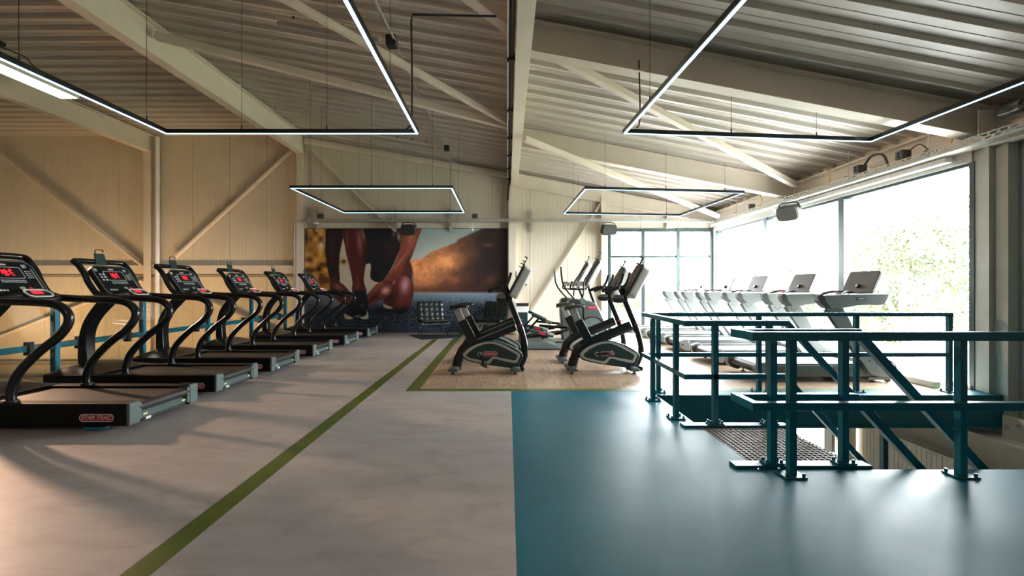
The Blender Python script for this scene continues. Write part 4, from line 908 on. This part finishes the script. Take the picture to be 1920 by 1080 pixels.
# ------------------------------------------------------------------ grey treadmills by the window (front towards +x)
def grey_treadmill(label, loc, group):
    t = thing('treadmill', label, 'treadmill', loc, 0, group)     # rear x=0, front x=1.9, near y=0, far y=0.9
    for y0 in (0.0, 0.80):
        m = MB(); m.prism(rrect(y0, y0 + 0.10, 0.07, 0.25, 0.03, 3), 0.08, 1.62, 'x', True); m.build('side_rail', 'mgrey', t)
        m = MB(); m.box(0.08, 1.6, y0 + 0.01, y0 + 0.09, 0.25, 0.258); m.build('foot_strip', 'lgrey', t)
    m = MB(); m.box(0.05, 1.62, 0.105, 0.795, 0.20, 0.235); m.build('running_belt', 'silver', t)
    m = MB(); m.box(0.10, 1.6, 0.10, 0.80, 0.09, 0.195); m.build('deck_frame', 'blackm', t)
    m = MB(); m.cyl((0.05, 0.09, 0.175), (0.05, 0.81, 0.175), 0.055, 18); m.build('rear_roller', 'blackm', t)
    for y0 in (-0.01, 0.80):
        sec = smooth2([(0.14, 0.26), (0.0, 0.255), (-0.04, 0.20), (-0.02, 0.12), (0.06, 0.06), (0.16, 0.06)], 4)
        m = MB(); m.prism(sec, y0, y0 + 0.11, 'y', True); m.build('end_cap', 'lgrey', t, bev=0.01)
        m = MB(); m.cyl((0.02, y0 - 0.004, 0.17), (0.02, y0 + 0.10, 0.17), 0.022, 12); m.build('axle_cap', 'blackm', t)
    # front: motor housing with rounded nose
    sec = smooth2([(1.52, 0.09), (1.80, 0.075), (1.90, 0.12), (1.91, 0.22), (1.84, 0.30), (1.70, 0.305), (1.56, 0.27)], 4)
    m = MB(); m.prism(sec, 0.02, 0.88, 'y', True); m.build('motor_housing', 'lgrey', t, bev=0.01)
    for y0, y1 in ((-0.02, 0.02), (0.88, 0.92)):
        # upright with flared foot
        sec = smooth2([(0.90, 1.02), (1.14, 1.02), (1.42, 0.48), (1.60, 0.34), (1.76, 0.30), (1.84, 0.24), (1.86, 0.12), (1.78, 0.075), (1.60, 0.085), (1.50, 0.13), (1.42, 0.25), (1.28, 0.43)], 3)
        m = MB(); m.prism(sec, y0, y1, 'y', True); u = m.build('upright', 'lgrey', t, bev=0.008)
        m = MB(); m.bar((0.93, (y0 + y1) / 2, 0.99), (1.50, (y0 + y1) / 2, 0.14), 0.03, 0.02); m.xf(Matrix.Translation((-0.03, 0, 0))); m.build('dark_edge', 'blackm', u)
        yf = y0 - 0.003 if y0 < 0.5 else y0 - 0.003
        for (sx, sz) in ((1.00, 0.97), (1.08, 0.97), (1.04, 0.94), (1.50, 0.30), (1.60, 0.26)):
            m = MB(); m.cyl((sx, yf, sz), (sx, yf + 0.004, sz), 0.011, 8); m.build('bolt', 'blackm', u)
    for yc in (0.02, 0.86):
        sec = smooth2([(0.81, 1.185), (1.30, 1.205), (1.68, 1.21), (1.76, 1.205), (1.71, 1.10), (1.66, 1.06), (1.40, 1.06), (1.22, 1.035), (1.10, 1.02), (0.92, 1.025), (0.83, 1.10)], 3)
        m = MB(); m.prism(sec, yc - 0.05, yc + 0.05, 'y', True); a = m.build('handle_arm', 'lgrey', t, bev=0.012)
        m = MB(); m.prism(smooth2([(0.80, 1.19), (0.87, 1.19), (0.90, 1.10), (0.96, 1.03), (0.91, 1.015), (0.825, 1.09)], 4), yc - 0.052, yc + 0.052, 'y'); m.build('grip_end', 'blackm', a)
        if yc < 0.5:
            m = MB(); m.box(1.32, 1.44, yc - 0.054, yc - 0.05, 1.13, 1.165); lo = m.build('name_plate', 'blackm', a)
            m = MB(); 
            for i in range(6): m.box(1.335 + i * 0.016, 1.345 + i * 0.016, yc - 0.0555, yc - 0.054, 1.14, 1.156)
            m.build('plate_print', 'white', lo)
    m = MB(); m.prism(smooth2([(1.42, 1.20), (1.56, 1.215), (1.74, 1.205), (1.70, 1.11), (1.5, 1.10)], 3), 0.06, 0.82, 'y', True); m.build('console_bridge', 'lgrey', t, bev=0.01)
    m = MB(); m.tube(cr_pts([(1.30, 0.25, 1.20), (1.42, 0.30, 1.235), (1.60, 0.44, 1.23), (1.42, 0.58, 1.235), (1.30, 0.63, 1.20)], 4), 0.018, 8); m.build('hand_grip', 'blackm', t)
    m = MB(); m.box(1.34, 1.42, 0.40, 0.46, 1.215, 1.235); m.build('stop_button', 'red', t)
    # screen, tilted back
    a = math.radians(66); up = Vector((math.cos(a), 0, math.sin(a))); nrm = Vector((-math.sin(a), 0, math.cos(a)))
    mt = Matrix(((0, up.x, nrm.x, 1.66), (1, up.y, nrm.y, 0.44), (0, up.z, nrm.z, 1.225), (0, 0, 0, 1)))
    ro = rrect(-0.29, 0.29, 0.0, 0.345, 0.035, 5)
    m = MB(); m.prism(ro, -0.035, 0.0, 'z'); m.xf(mt); s = m.build('screen', 'lgrey', t, bev=0.005)
    m = MB(); m.prism(rrect(-0.28, 0.28, 0.01, 0.335, 0.03, 5), 0.0, 0.003, 'z'); m.xf(mt); m.build('screen_face', 'brown', s)
    m = MB(); m.cyl((0.0, 0.10, 0.003), (0.0, 0.10, 0.03), 0.034, 18); m.xf(mt); m.build('knob', 'blackm', s)
    m = MB(); m.cyl((0.0, 0.10, 0.03), (0.0, 0.10, 0.034), 0.024, 18); m.xf(mt); m.build('knob_cap', 'silver', s)
    m = MB(); m.prism([(1.68, 1.21), (1.84, 1.21), (1.80, 1.45), (1.76, 1.40)], 0.34, 0.54, 'y'); m.build('screen_stand', 'blackm', t)
    for xx in (0.22, 1.60):
        for yy in (0.06, 0.84):
            m = MB(); m.cyl((xx, yy, 0.002), (xx, yy, 0.015), 0.032, 12); m.cyl((xx, yy, 0.015), (xx, yy, 0.09), 0.012, 8); m.build('levelling_foot', 'blackm', t)
    m = MB(); m.box(1.50, 1.80, -0.005, 0.905, 0.035, 0.075); m.build('wheel_carrier', 'lgrey', t)
    for yy in (0.03, 0.87):
        m = MB(); m.cyl((1.78, yy - 0.02, 0.036), (1.78, yy + 0.02, 0.036), 0.034, 14); m.build('transport_wheel', 'blackm', t)
    return t
GG = 'pale grey treadmills facing the right windows'
GY = [6.22, 7.56, 8.98, 10.28, 11.62]
GL = ['pale grey treadmill nearest the camera, behind the stair railing', 'second pale grey treadmill from the camera by the right window', 'pale grey treadmill in the middle of the window row', 'pale grey treadmill next to the farthest by the window', 'pale grey treadmill farthest from the camera, by the back window']
g0 = grey_treadmill(GL[0], (3.44, GY[0], 0), GG)
for yy, lb in list(zip(GY, GL))[1:]: dup(g0, (3.44, yy, 0), None, lb)

# ------------------------------------------------------------------ upright bikes
def q(px, py): return ((px - 951) / 122 + 0.33, 1.3 - (py - 539) / 122)
def v3(pts, y=0.0): return [(a, y, b) for a, b in [q(*p) for p in pts]]
def bike(label, loc, crank, group):
    t = thing('exercise_bike', label, 'exercise bike', loc, 0, group)
    # stabilisers
    for (px, nm) in ((852, 'rear_stabiliser'), (966, 'front_stabiliser')):
        x, _ = q(px, 700); m = MB(); m.prism(smooth2([(x - 0.07, 0.045), (x - 0.05, 0.085), (x + 0.05, 0.09), (x + 0.075, 0.045)], 3), -0.25, 0.25, 'y', True); s = m.build(nm, 'capg', t, bev=0.012)
        for yy in (-0.2, 0.2):
            m = MB(); m.cyl((x, yy, 0.0015), (x, yy, 0.018), 0.028, 12); m.cyl((x, yy, 0.018), (x, yy, 0.05), 0.01, 8); m.build('levelling_foot', 'blackm', s)
    for yy in (-0.17, 0.17):
        x, z = q(978, 691); m = MB(); m.cyl((x, yy - 0.02, z + .02), (x, yy + 0.02, z + .02), 0.036, 14); m.build('transport_wheel', 'black', t)
    # main frame: rear leg curving up into the beam
    m = MB(); m.tube(cr_pts(v3([(855, 693), (858, 675), (866, 658), (880, 646), (896, 640), (915, 632), (940, 622), (966, 611)]), 5), 0.075, 12, sy=0.55); m.build('main_frame', 'black', t)
    # front post
    m = MB(); m.tube(cr_pts(v3([(948, 541), (956, 565), (966, 590), (974, 610), (981, 630), (985, 650), (984, 668), (976, 686), (970, 695)]), 5), [0.046] * 41, 12, sy=0.7); m.build('front_post', 'black', t)
    x, z = q(978, 609); m = MB(); m.box(x - 0.05, x + 0.045, -0.042, 0.042, z - 0.008, z + 0.008); m.build('height_mark', 'red', t)
    # shell
    out = smooth2([q(*p) for p in ((867, 665), (877, 652), (897, 642), (922, 638), (946, 644), (964, 652), (980, 664), (977, 676), (969, 689), (940, 687), (905, 682), (875, 675))], 4)
    m = MB(); m.prism(out, -0.075, 0.075, 'y', True); sh = m.build('flywheel_shell', 'bikeg', t, bev=0.012)
    st_o = smooth2([q(*p) for p in ((869, 665), (879, 653), (900, 643), (922, 640), (943, 645.5), (960, 654), (975, 664), (972, 673), (967, 680), (945, 676), (926, 672), (917, 681), (897, 678), (877, 673))], 4)
    st_i = smooth2([q(*p) for p in ((875, 665), (884, 656), (902, 646.5), (922, 643.5), (940, 649), (956, 657), (970, 665.5), (968, 671), (965, 674.5), (945, 671.5), (925, 668.5), (913, 676.5), (898, 674), (881, 670))], 4)
    for s in (-1, 1):
        m = MB(); m.ring(st_o, st_i, s * 0.0755, s * 0.079, 'y'); m.build('shell_stripe', 'stripe', sh)
        ax, az = q(906, 658); bx, bz = q(933, 667)
        m = MB(); m.ring(rrect(ax, bx, bz, az, 0.034, 5), rrect(ax + .007, bx - .007, bz + .007, az - .007, 0.027, 5), s * 0.0755, s * 0.079, 'y'); lo = m.build('logo_outline', 'stripe', sh)
        m = MB(); m.prism(rrect(ax + .007, bx - .007, bz + .007, az - .007, 0.027, 5), s * 0.0755, s * 0.078, 'y'); m.build('logo_field', 'red', lo)
        if s < 0: text('STAR TRAC', 0.036, 'redtxt', lo, ((ax + bx) / 2, -0.0795, (az + bz) / 2), (PI / 2, 0, 0), shear=0.18)
    # crank and pedals
    cx, cz = q(900, 663)
    m = MB(); m.cyl((cx, -0.11, cz), (cx, 0.11, cz), 0.035, 16); cr = m.build('crank_hub', 'silver', t)
    for s in (-1, 1):
        a = crank + (0 if s < 0 else PI); ex, ez = cx + 0.17 * math.cos(a), cz + 0.17 * math.sin(a)
        m = MB(); m.bar((cx - 0.02 * math.cos(a), s * 0.12, cz - 0.02 * math.sin(a)), (ex, s * 0.12, ez), 0.02, 0.03); m.build('crank_arm', 'black', cr, bev=0.004)
        m = MB(); m.box(-0.055, 0.055, -0.05, 0.05, -0.013, 0.013); m.xf(Matrix.Translation((ex, s * 0.19, ez)) @ Matrix.Rotation(0.5, 4, 'Y')); m.build('pedal', 'blackm', cr, bev=0.005)
        m = MB(); m.tube(cr_pts([(-0.02, -0.05, 0.01), (-0.01, -0.03, 0.05), (0.0, 0.0, 0.06), (0.01, 0.03, 0.05), (0.02, 0.05, 0.01)], 4), 0.008, 6); m.xf(Matrix.Translation((ex, s * 0.19, ez)) @ Matrix.Rotation(0.5, 4, 'Y')); m.build('pedal_strap', 'blackm', cr)
    # seat tube + post + saddle
    m = MB(); a = q(888, 643); b = q(866, 601); m.bar((a[0], 0, a[1]), (b[0], 0, b[1]), 0.085, 0.135, (1, 0, 0)); m.build('seat_tube', 'black', t, bev=0.01)
    m = MB(); a = q(868, 606); b = q(856, 580); m.bar((a[0], 0, a[1]), (b[0], 0, b[1]), 0.06, 0.10, (1, 0, 0)); m.build('seat_post', 'silver', t, bev=0.006)
    m = MB(); a = q(870, 601); b = q(861, 582); dv = Vector((0.046, 0, 0.018))
    for i in range(9):
        c = Vector((a[0], 0, a[1])).lerp(Vector((b[0], 0, b[1])), i / 8) + dv; m.box(c.x - 0.004, c.x + 0.004, -0.006, 0.006, c.z - 0.006, c.z + 0.006)
    m.build('post_scale', 'blackm', t)
    vs = []; fs = []; nx, ny = 12, 10; sx0, sz0 = q(860, 580)
    for i in range(nx + 1):
        u = i / nx; x = sx0 - 0.155 + 0.31 * u; w = (0.125 * (1 - u) ** 0.6 + 0.028) * math.sqrt(max(0.0, 1 - (1 - min(1, u * 6)) ** 2) + 0.02) * (1 if u < 0.97 else 0.6); zc = sz0 + 0.015 + 0.02 * math.sin(u * 3) * (1 if u < .6 else 1) + 0.02 * u
        for j in range(ny):
            ph = 2 * PI * j / ny; vs.append((x, w * math.cos(ph), zc + (0.038 - 0.018 * u) * math.sin(ph)))
    for i in range(nx):
        for j in range(ny): fs.append((i * ny + j, i * ny + (j + 1) % ny, (i + 1) * ny + (j + 1) % ny, (i + 1) * ny + j))
    fs += [tuple(range(ny)), tuple(reversed(range(nx * ny, nx * ny + ny)))]
    m = MB(); m.add(vs, fs, True); m.build('saddle', 'blackm', t)
    # handlebars
    for s in (-1, 1):
        a, b, c, d = [q(*p) for p in ((950, 537), (937, 539), (925, 543), (917, 546))]
        m = MB(); m.tube(cr_pts([(a[0], s * 0.03, a[1]), (b[0] + .05, s * 0.14, b[1] + .01), (b[0], s * 0.20, b[1]), (c[0], s * 0.21, c[1]), (d[0], s * 0.20, d[1])], 4), [0.022] * 8 + [0.03] * 9, 10); hb = m.build('handlebar', 'black', t)
        a, b, c, d = [q(*p) for p in ((937, 539), (947, 537), (954, 526), (958, 512))]
        m = MB(); m.tube(cr_pts([(a[0], s * 0.20, a[1]), (b[0], s * 0.205, b[1]), (c[0], s * 0.20, c[1]), (d[0], s * 0.195, d[1])], 4), 0.021, 10); m.build('bar_end', 'black', hb)
    # console
    a = q(951, 549); b = q(979, 497); L = Vector((b[0] - a[0], 0, b[1] - a[1])); u = L.normalized(); nrm = Vector((-u.z, 0, u.x)); ln = L.length
    mt = Matrix(((0, u.x, nrm.x, a[0] + 0.03), (1, u.y, nrm.y, 0), (0, u.z, nrm.z, a[1]), (0, 0, 0, 1)))
    m = MB(); m.prism(rrect(-0.2, 0.2, -0.04, ln, 0.06, 5), -0.15, -0.012, 'z'); m.xf(mt); co = m.build('console', 'white', t, bev=0.035, seg=3)
    m = MB()
    for i in range(9): m.box(-0.17, 0.17, 0.10 + i * 0.032, 0.112 + i * 0.032, -0.154, -0.148)
    m.xf(mt); m.build('cooling_ribs', 'silver', co)
    m = MB(); m.prism(rrect(-0.205, 0.205, -0.05, ln + 0.01, 0.06, 5), -0.012, 0.004, 'z'); m.xf(mt); m.build('console_rim', 'blackm', co)
    m = MB(); m.prism(rrect(-0.17, 0.17, 0.07, ln - 0.03, 0.04, 5), 0.004, 0.007, 'z'); m.xf(mt); m.build('console_face', 'brown', co)
    m = MB(); m.box(-0.05, 0.05, ln - 0.02, ln + 0.12, 0.0, 0.012); m.box(-0.05, 0.05, ln + 0.115, ln + 0.13, 0.0, 0.05); m.box(-0.06, 0.06, ln + 0.0, ln + 0.012, 0.0, 0.06); m.xf(mt); m.build('phone_holder', 'capg', t, bev=0.003)
    # bottle tray below the bars
    a = q(931, 553); b = q(949, 567)
    m = MB(); m.box(a[0], b[0], -0.13, 0.13, b[1] + 0.06, a[1]); tr = m.build('accessory_tray', 'gunmetal', t, bev=0.02)
    m = MB(); m.prism(smooth2([(a[0] + 0.03, b[1]), (b[0], b[1] - 0.0), (b[0], b[1] + 0.07), (a[0], b[1] + 0.07)], 3), -0.09, 0.09, 'y'); m.build('tray_holder', 'blackm', tr, bev=0.01)
    return t
BG = 'upright exercise bikes on the wood-look floor'
bA = bike('exercise bike in front on the left, nearest the green floor strip', (-0.33, 7.02, 0), -1.15, BG)
dup(bA, (-0.33, 8.02, 0), None, 'exercise bike directly behind the left front bike')
bC = bike('exercise bike in front on the right, nearest the stair railing', (1.46, 7.04, 0), 0.05, BG)
dup(bC, (1.43, 7.98, 0), None, 'exercise bike behind the right front bike')

# ------------------------------------------------------------------ ellipticals (world pixels at their own depth)
def elliptical(label, loc, group):
    t = thing('elliptical_trainer', label, 'elliptical trainer', loc, 0, group)
    s = 853 / 9.75
    def e(px, py): return ((px - 951) / s - 1.3, 1.3 - (py - 539) / s)
    def l3(pts, y=0.0): return [(a, y, b) for a, b in [e(*p) for p in pts]]
    m = MB(); m.prism([e(*p) for p in ((981, 652), (981, 641), (1020, 640), (1048, 651), (1048, 654), (1135, 654), (1135, 657), (984, 657))] and [(-1.0, 0.02), (-1.0, 0.17), (-0.48, 0.18), (-0.16, 0.06), (0.80, 0.06), (0.80, 0.02)], -0.30, 0.30, 'y'); m.build('base', 'capg', t, bev=0.02)
    for ty in (-0.26, 0.24):
        m = MB(); m.box(-0.98, -0.5, ty, ty + 0.02, 0.165, 0.19); m.build('track', 'chrome', t)
    out = smooth2([e(*p) for p in ((1064, 566), (1085, 562), (1110, 566), (1122, 580), (1138, 620), (1142, 652), (1075, 653), (1066, 620))], 4)
    m = MB(); m.prism(out, -0.17, 0.17, 'y', True); sh = m.build('flywheel_shroud', 'mgrey', t, bev=0.03)
    wx, wz = e(1108, 618)
    m = MB(); m.cyl((wx, -0.185, wz), (wx, 0.185, wz), 0.27, 28); m.build('flywheel_disc', 'capg', sh)
    ri = [(wx + 0.29 * math.cos(2 * PI * i / 32), wz + 0.29 * math.sin(2 * PI * i / 32)) for i in range(32)]; rr = [(wx + 0.27 * math.cos(2 * PI * i / 32), wz + 0.27 * math.sin(2 * PI * i / 32)) for i in range(32)]
    m = MB(); m.ring(ri, rr, -0.19, 0.19, 'y'); m.build('disc_rim', 'black', sh)
    lx, lz = e(1108, 576); m = MB(); m.prism(rrect(lx - 0.10, lx + 0.10, lz - 0.035, lz + 0.035, 0.03, 4), -0.176, -0.170, 'y'); lo = m.build('logo_field', 'red', sh)
    text('STAR TRAC', 0.033, 'redtxt', lo, (lx, -0.178, lz), (PI / 2, 0, 0), shear=0.18)
    m = MB(); m.tube(cr_pts(l3([(1140, 640), (1132, 612), (1120, 582), (1106, 545), (1102, 530)]), 4), 0.035, 10); m.build('front_post', 'black', t)
    # console
    a = e(1094, 534); b = e(1120, 487); L = Vector((b[0] - a[0], 0, b[1] - a[1])); u = L.normalized(); nrm = Vector((-u.z, 0, u.x)); ln = L.length
    mt = Matrix(((0, u.x, nrm.x, a[0]), (1, u.y, nrm.y, 0), (0, u.z, nrm.z, a[1]), (0, 0, 0, 1)))
    m = MB(); m.prism(rrect(-0.22, 0.22, 0.0, ln, 0.07, 5), -0.13, -0.012, 'z'); m.xf(mt); co = m.build('console', 'white', t, bev=0.04, seg=3)
    m = MB(); m.prism(rrect(-0.225, 0.225, -0.01, ln + 0.01, 0.07, 5), -0.012, 0.004, 'z'); m.xf(mt); m.build('console_rim', 'blackm', co)
    m = MB(); m.prism(rrect(-0.18, 0.18, 0.04, ln - 0.03, 0.05, 5), 0.004, 0.007, 'z'); m.xf(mt); m.build('console_face', 'brown', co)
    m = MB(); m.box(-0.045, 0.045, ln - 0.02, ln + 0.15, 0.0, 0.014); m.box(-0.045, 0.045, ln + 0.145, ln + 0.16, 0.0, 0.05); m.box(-0.05, 0.05, ln + 0.0, ln + 0.012, 0.0, 0.06); m.xf(mt); m.build('phone_holder', 'capg', t)
    ax, az = e(1088, 532); m = MB(); m.box(ax - 0.10, ax + 0.12, -0.16, 0.16, az - 0.05, az + 0.05); m.build('accessory_tray', 'silver', t, bev=0.02)
    # fixed handle loop
    m = MB(); m.tube(cr_pts([(e(1076, 527)[0], -0.2, e(1076, 527)[1]), (e(1073, 540)[0], -0.2, e(1073, 541)[1]), (e(1095, 542)[0], -0.16, e(1095, 542)[1]), (e(1100, 540)[0], 0.0, e(1100, 540)[1]), (e(1095, 542)[0], 0.16, e(1095, 542)[1]), (e(1073, 540)[0], 0.2, e(1073, 541)[1]), (e(1076, 527)[0], 0.2, e(1076, 527)[1])], 5), 0.02, 8); m.build('fixed_handle', 'black', t)
    # moving arms
    for y, pts in ((-0.30, [(1119, 492), (1104, 510), (1092, 526), (1090, 545), (1088, 562)]), (0.30, [(1055, 499), (1056, 515), (1059, 532), (1069, 548), (1084, 564)])):
        m = MB(); m.tube(cr_pts(l3(pts, y), 5), 0.02, 8); ar = m.build('moving_arm', 'black', t)
        x0, z0 = e(*pts[-1]); m = MB(); m.cyl((x0, y * .6, z0 - 0.02), (x0, y * 1.12, z0 - 0.02), 0.06, 14); m.build('pivot', 'capg', ar)
        m = MB(); m.bar((x0, y, z0), (x0 - 0.15 * (1 if y > 0 else -0.2), y, 0.36), 0.03, 0.05, (0, 1, 0)); m.build('lower_arm', 'black', ar)
    # pedals and pedal arms
    for y, (p0, p1), red in ((-0.17, ((992, 618), (1036, 628)), True), (0.17, ((998, 590), (1034, 607)), False)):
        a = e(*p0); b = e(*p1)
        m = MB(); m.bar((a[0], y, a[1]), (b[0], y, b[1]), 0.15, 0.07, (0, 0, 1)); p = m.build('foot_pedal', 'bikeg', t, bev=0.02)
        m = MB(); m.bar((b[0] - 0.12, y, b[1] + 0.05), (b[0] + 0.02, y, b[1] + 0.02), 0.16, 0.05, (0, 0, 1)); m.build('toe_guard', 'silver', p, bev=0.012)
        if red:
            m = MB(); m.bar(((a[0] + b[0]) / 2 - 0.06, y - 0.078, (a[1] + b[1]) / 2 + 0.01), ((a[0] + b[0]) / 2 + 0.08, y - 0.078, (a[1] + b[1]) / 2 - 0.02), 0.006, 0.05, (0, 0, 1)); m.build('logo_field', 'red', p)
        m = MB(); m.bar((b[0] - 0.25, y, b[1] - 0.05), (0.0, y, 0.42), 0.05, 0.05); m.build('pedal_arm', 'black', t, bev=0.006)
        m = MB(); m.bar((-1.02, y, 0.235), (-0.15, y, 0.34), 0.05, 0.05); m.build('rear_link', 'black', t, bev=0.006)
        m = MB(); m.bar((-0.95, y, 0.25), (-0.62, y, a[1] - 0.1), 0.04, 0.04); m.cyl((-0.98, y - 0.025, 0.215), (-0.98, y + 0.025, 0.215), 0.03, 12); m.build('roller_link', 'black', t)
    for xx in (-0.9, 0.7):
        m = MB(); m.box(xx - 0.03, xx + 0.03, -0.28, 0.28, 0.001, 0.021); m.build('rubber_foot', 'blackm', t)
    return t
EG = 'elliptical trainers behind the bikes'
e0 = elliptical('nearer elliptical trainer behind the right-hand bikes', (1.30, 9.75, 0), EG)
dup(e0, (1.28, 10.95, 0), None, 'farther elliptical trainer, its console just left of the nearer one')

# ------------------------------------------------------------------ lounge chairs, dark patch, bin, dispenser
m = MB(); m.prism([(-2.68, 12.42), (-2.12, 11.30), (-1.22, 11.78), (-1.22, 12.42)], 0.003, 0.010, 'z'); m.build  # thin dark four-sided sheet on the floor under the chair
tag(m.build('floor_layer', 'mat'), 'dark angular patch under the left lounge chair', 'mat')
def lounge(label, loc, rz, group):
    t = thing('lounge_chair', label, 'chair', loc, rz, group)        # faces -y
    def cushion(nm, w, h, mt, nx, nz):
        vs = []; fs = []; KX, KZ = nx * 4, nz * 4
        for side in (0, 1):
            for i in range(KX + 1):
                for j in range(KZ + 1):
                    fx = abs(math.sin(PI * i / 4)); fz = abs(math.sin(PI * j / 4)); edge = min(i, KX - i, j, KZ - j)
                    d = 0.055 if edge else 0.02; d -= 0.02 * (1 - (fx * fz) ** .5) if edge else 0
                    vs.append((-w / 2 + w * i / KX, (d if side == 0 else -d), h * j / KZ))
        N = (KX + 1) * (KZ + 1)
        for s in (0, 1):
            for i in range(KX):
                for j in range(KZ):
                    a = s * N + i * (KZ + 1) + j; fs.append((a, a + 1, a + KZ + 2, a + KZ + 1))
        bd = [i * (KZ + 1) for i in range(KX + 1)] + [KX * (KZ + 1) + j for j in range(1, KZ + 1)] + [i * (KZ + 1) + KZ for i in range(KX - 1, -1, -1)] + [j for j in range(KZ - 1, 0, -1)]
        for i in range(len(bd)): a, b = bd[i], bd[(i + 1) % len(bd)]; fs.append((a, b, N + b, N + a))
        m = MB(); m.add(vs, fs, True); m.xf(mt); return m.build(nm, 'leather', t)
    cushion('backrest', 0.72, 0.56, Matrix.Translation((0, 0.27, 0.37)) @ Matrix.Rotation(math.radians(-18), 4, 'X'), 5, 4)
    cushion('seat', 0.72, 0.60, Matrix.Translation((0, 0.26, 0.36)) @ Matrix.Rotation(math.radians(84), 4, 'X'), 5, 4)
    m = MB()
    for i in range(9): m.box(-0.34 + i * 0.08, -0.31 + i * 0.08, -0.335, 0.25, 0.325, 0.332)
    m.build('seat_straps', 'stripe', t)
    for sx in (-0.34, 0.34):
        m = MB()
        m.tube(cr_pts([(sx, 0.46, 0.88), (sx, 0.30, 0.42), (sx, 0.08, 0.20), (sx, -0.14, 0.07), (sx, -0.30, 0.012)], 5), 0.013, 8)
        m.tube(cr_pts([(sx, -0.34, 0.36), (sx, -0.10, 0.26), (sx, 0.10, 0.17), (sx, 0.22, 0.08), (sx, 0.28, 0.012)], 5), 0.013, 8)
        m.tube([(sx, -0.34, 0.34), (sx, 0.28, 0.36)], 0.010, 8)
        m.build('side_frame', 'chrome', t)
    m = MB(); m.cyl((-0.34, 0.40, 0.72), (0.34, 0.40, 0.72), 0.009, 8); m.cyl((-0.34, -0.32, 0.335), (0.34, -0.32, 0.335), 0.009, 8); m.build('cross_bar', 'chrome', t)
    return t
CG = 'black tufted lounge chairs before the mural'
c0 = lounge('black tufted leather lounge chair on the dark patch', (-1.98, 12.18, 0.001), math.radians(22), CG)
c0.location.z = 0.010
dup(c0, (-0.42, 12.30, 0.001), math.radians(-20), 'black tufted leather lounge chair behind the left bikes')
t = thing('waste_bin', 'tall pale bin with a black lid and dark front panel by the right wall', 'bin', (0.42, 12.62, 0.001))
m = MB(); m.box(-0.17, 0.17, -0.15, 0.15, 0, 0.78); m.build('body', 'white', t, bev=0.012)
m = MB(); m.box(-0.175, 0.175, -0.155, 0.155, 0.84, 0.865); m.box(-0.165, 0.165, -0.145, 0.145, 0.78, 0.84); m.build('lid', 'blackm', t)
m = MB(); m.box(-0.14, 0.14, -0.156, -0.151, 0.08, 0.62); m.build('front_panel', 'bikeg', t)
t = thing('paper_dispenser', 'pale wall-mounted paper dispenser above the bin', 'dispenser', (0.42, 13.08, 1.35))
m = MB(); m.box(-0.15, 0.15, -0.17, 0, 0.06, 0.42); m.build('cover', 'white', t, bev=0.03)
m = MB(); m.box(-0.14, 0.14, -0.16, 0, 0.0, 0.06); m.build('outlet', 'capg', t)

# ------------------------------------------------------------------ outside
m = MB(); m.box(-60, 120, -60, 160, -4.0, -3.75); st(m.build('ground', 'soil'), 'pale paved ground outside the windows', 'ground')
m = MB(); m.prism([(16, -10), (110, -10), (110, 150), (-40, 150), (-40, 40), (9, 40)], -3.75, -3.70, 'z'); st(m.build('lawn', 'grass'), 'grass strip outside beyond the paving', 'lawn')
def tree(label, loc, H, R, seed, n=8000, trunk=True):
    t = thing('tree', label, 'tree', loc, 0, 'trees outside the windows'); rg = random.Random(seed)
    cl = [(rg.gauss(0, R * .42), rg.gauss(0, R * .42), H * rg.uniform(.38, .92), R * rg.uniform(.28, .45)) for _ in range(16)]
    vs = []; fs = []
    for i in range(n):
        c = rg.choice(cl); d = Vector((rg.gauss(0, 1), rg.gauss(0, 1), rg.gauss(0, 1))).normalized() * c[3] * rg.uniform(.6, 1.05)
        p = Vector((c[0], c[1], c[2])) + d; a = Vector((rg.gauss(0, 1), rg.gauss(0, 1), rg.gauss(0, 1))).normalized(); b = a.cross(Vector((rg.gauss(0, 1), rg.gauss(0, 1), rg.gauss(0, 1)))).normalized(); s = 0.09
        k = len(vs); vs += [p + a * s, p + b * s * .6, p - a * s, p - b * s * .6]; fs.append((k, k + 1, k + 2, k + 3))
    m = MB(); m.add(vs, fs); m.build('foliage', 'leaf', t, kind='stuff')
    m = MB(); m.tube(cr_pts([(0, 0, 0), (0.1, 0, H * .25), (-0.05, 0.1, H * .5), (0.1, 0, H * .75)], 4), [R * .06 * (1 - i / 18) for i in range(13)], 8)
    for k in range(4):
        a = rg.uniform(0, 6.28); m.tube([(0, 0, H * .35), (math.cos(a) * R * .4, math.sin(a) * R * .4, H * .62)], [R * .03, R * .012], 6)
    m.build('trunk', 'bark', t)
tree('leafy tree outside the nearest right window pane', (17.5, 20.0, -3.7), 8.2, 4.0, 1, 16000)
tree('leafy tree outside the right windows, farther left', (24.0, 38.0, -3.7), 8.5, 4.2, 2)
tree('pale tree outside right of the nearest pane', (30.0, 24.0, -3.7), 7.0, 4.0, 3)
tree('leafy tree outside the back window, lower left pane', (7.5, 30.0, -3.7), 6.2, 3.0, 4)
tree('leafy tree outside the back window, right pane', (13.0, 36.0, -3.7), 6.4, 3.4, 5)
tree('tree outside just behind the grey treadmills', (15.0, 27.0, -3.7), 6.6, 3.2, 6)
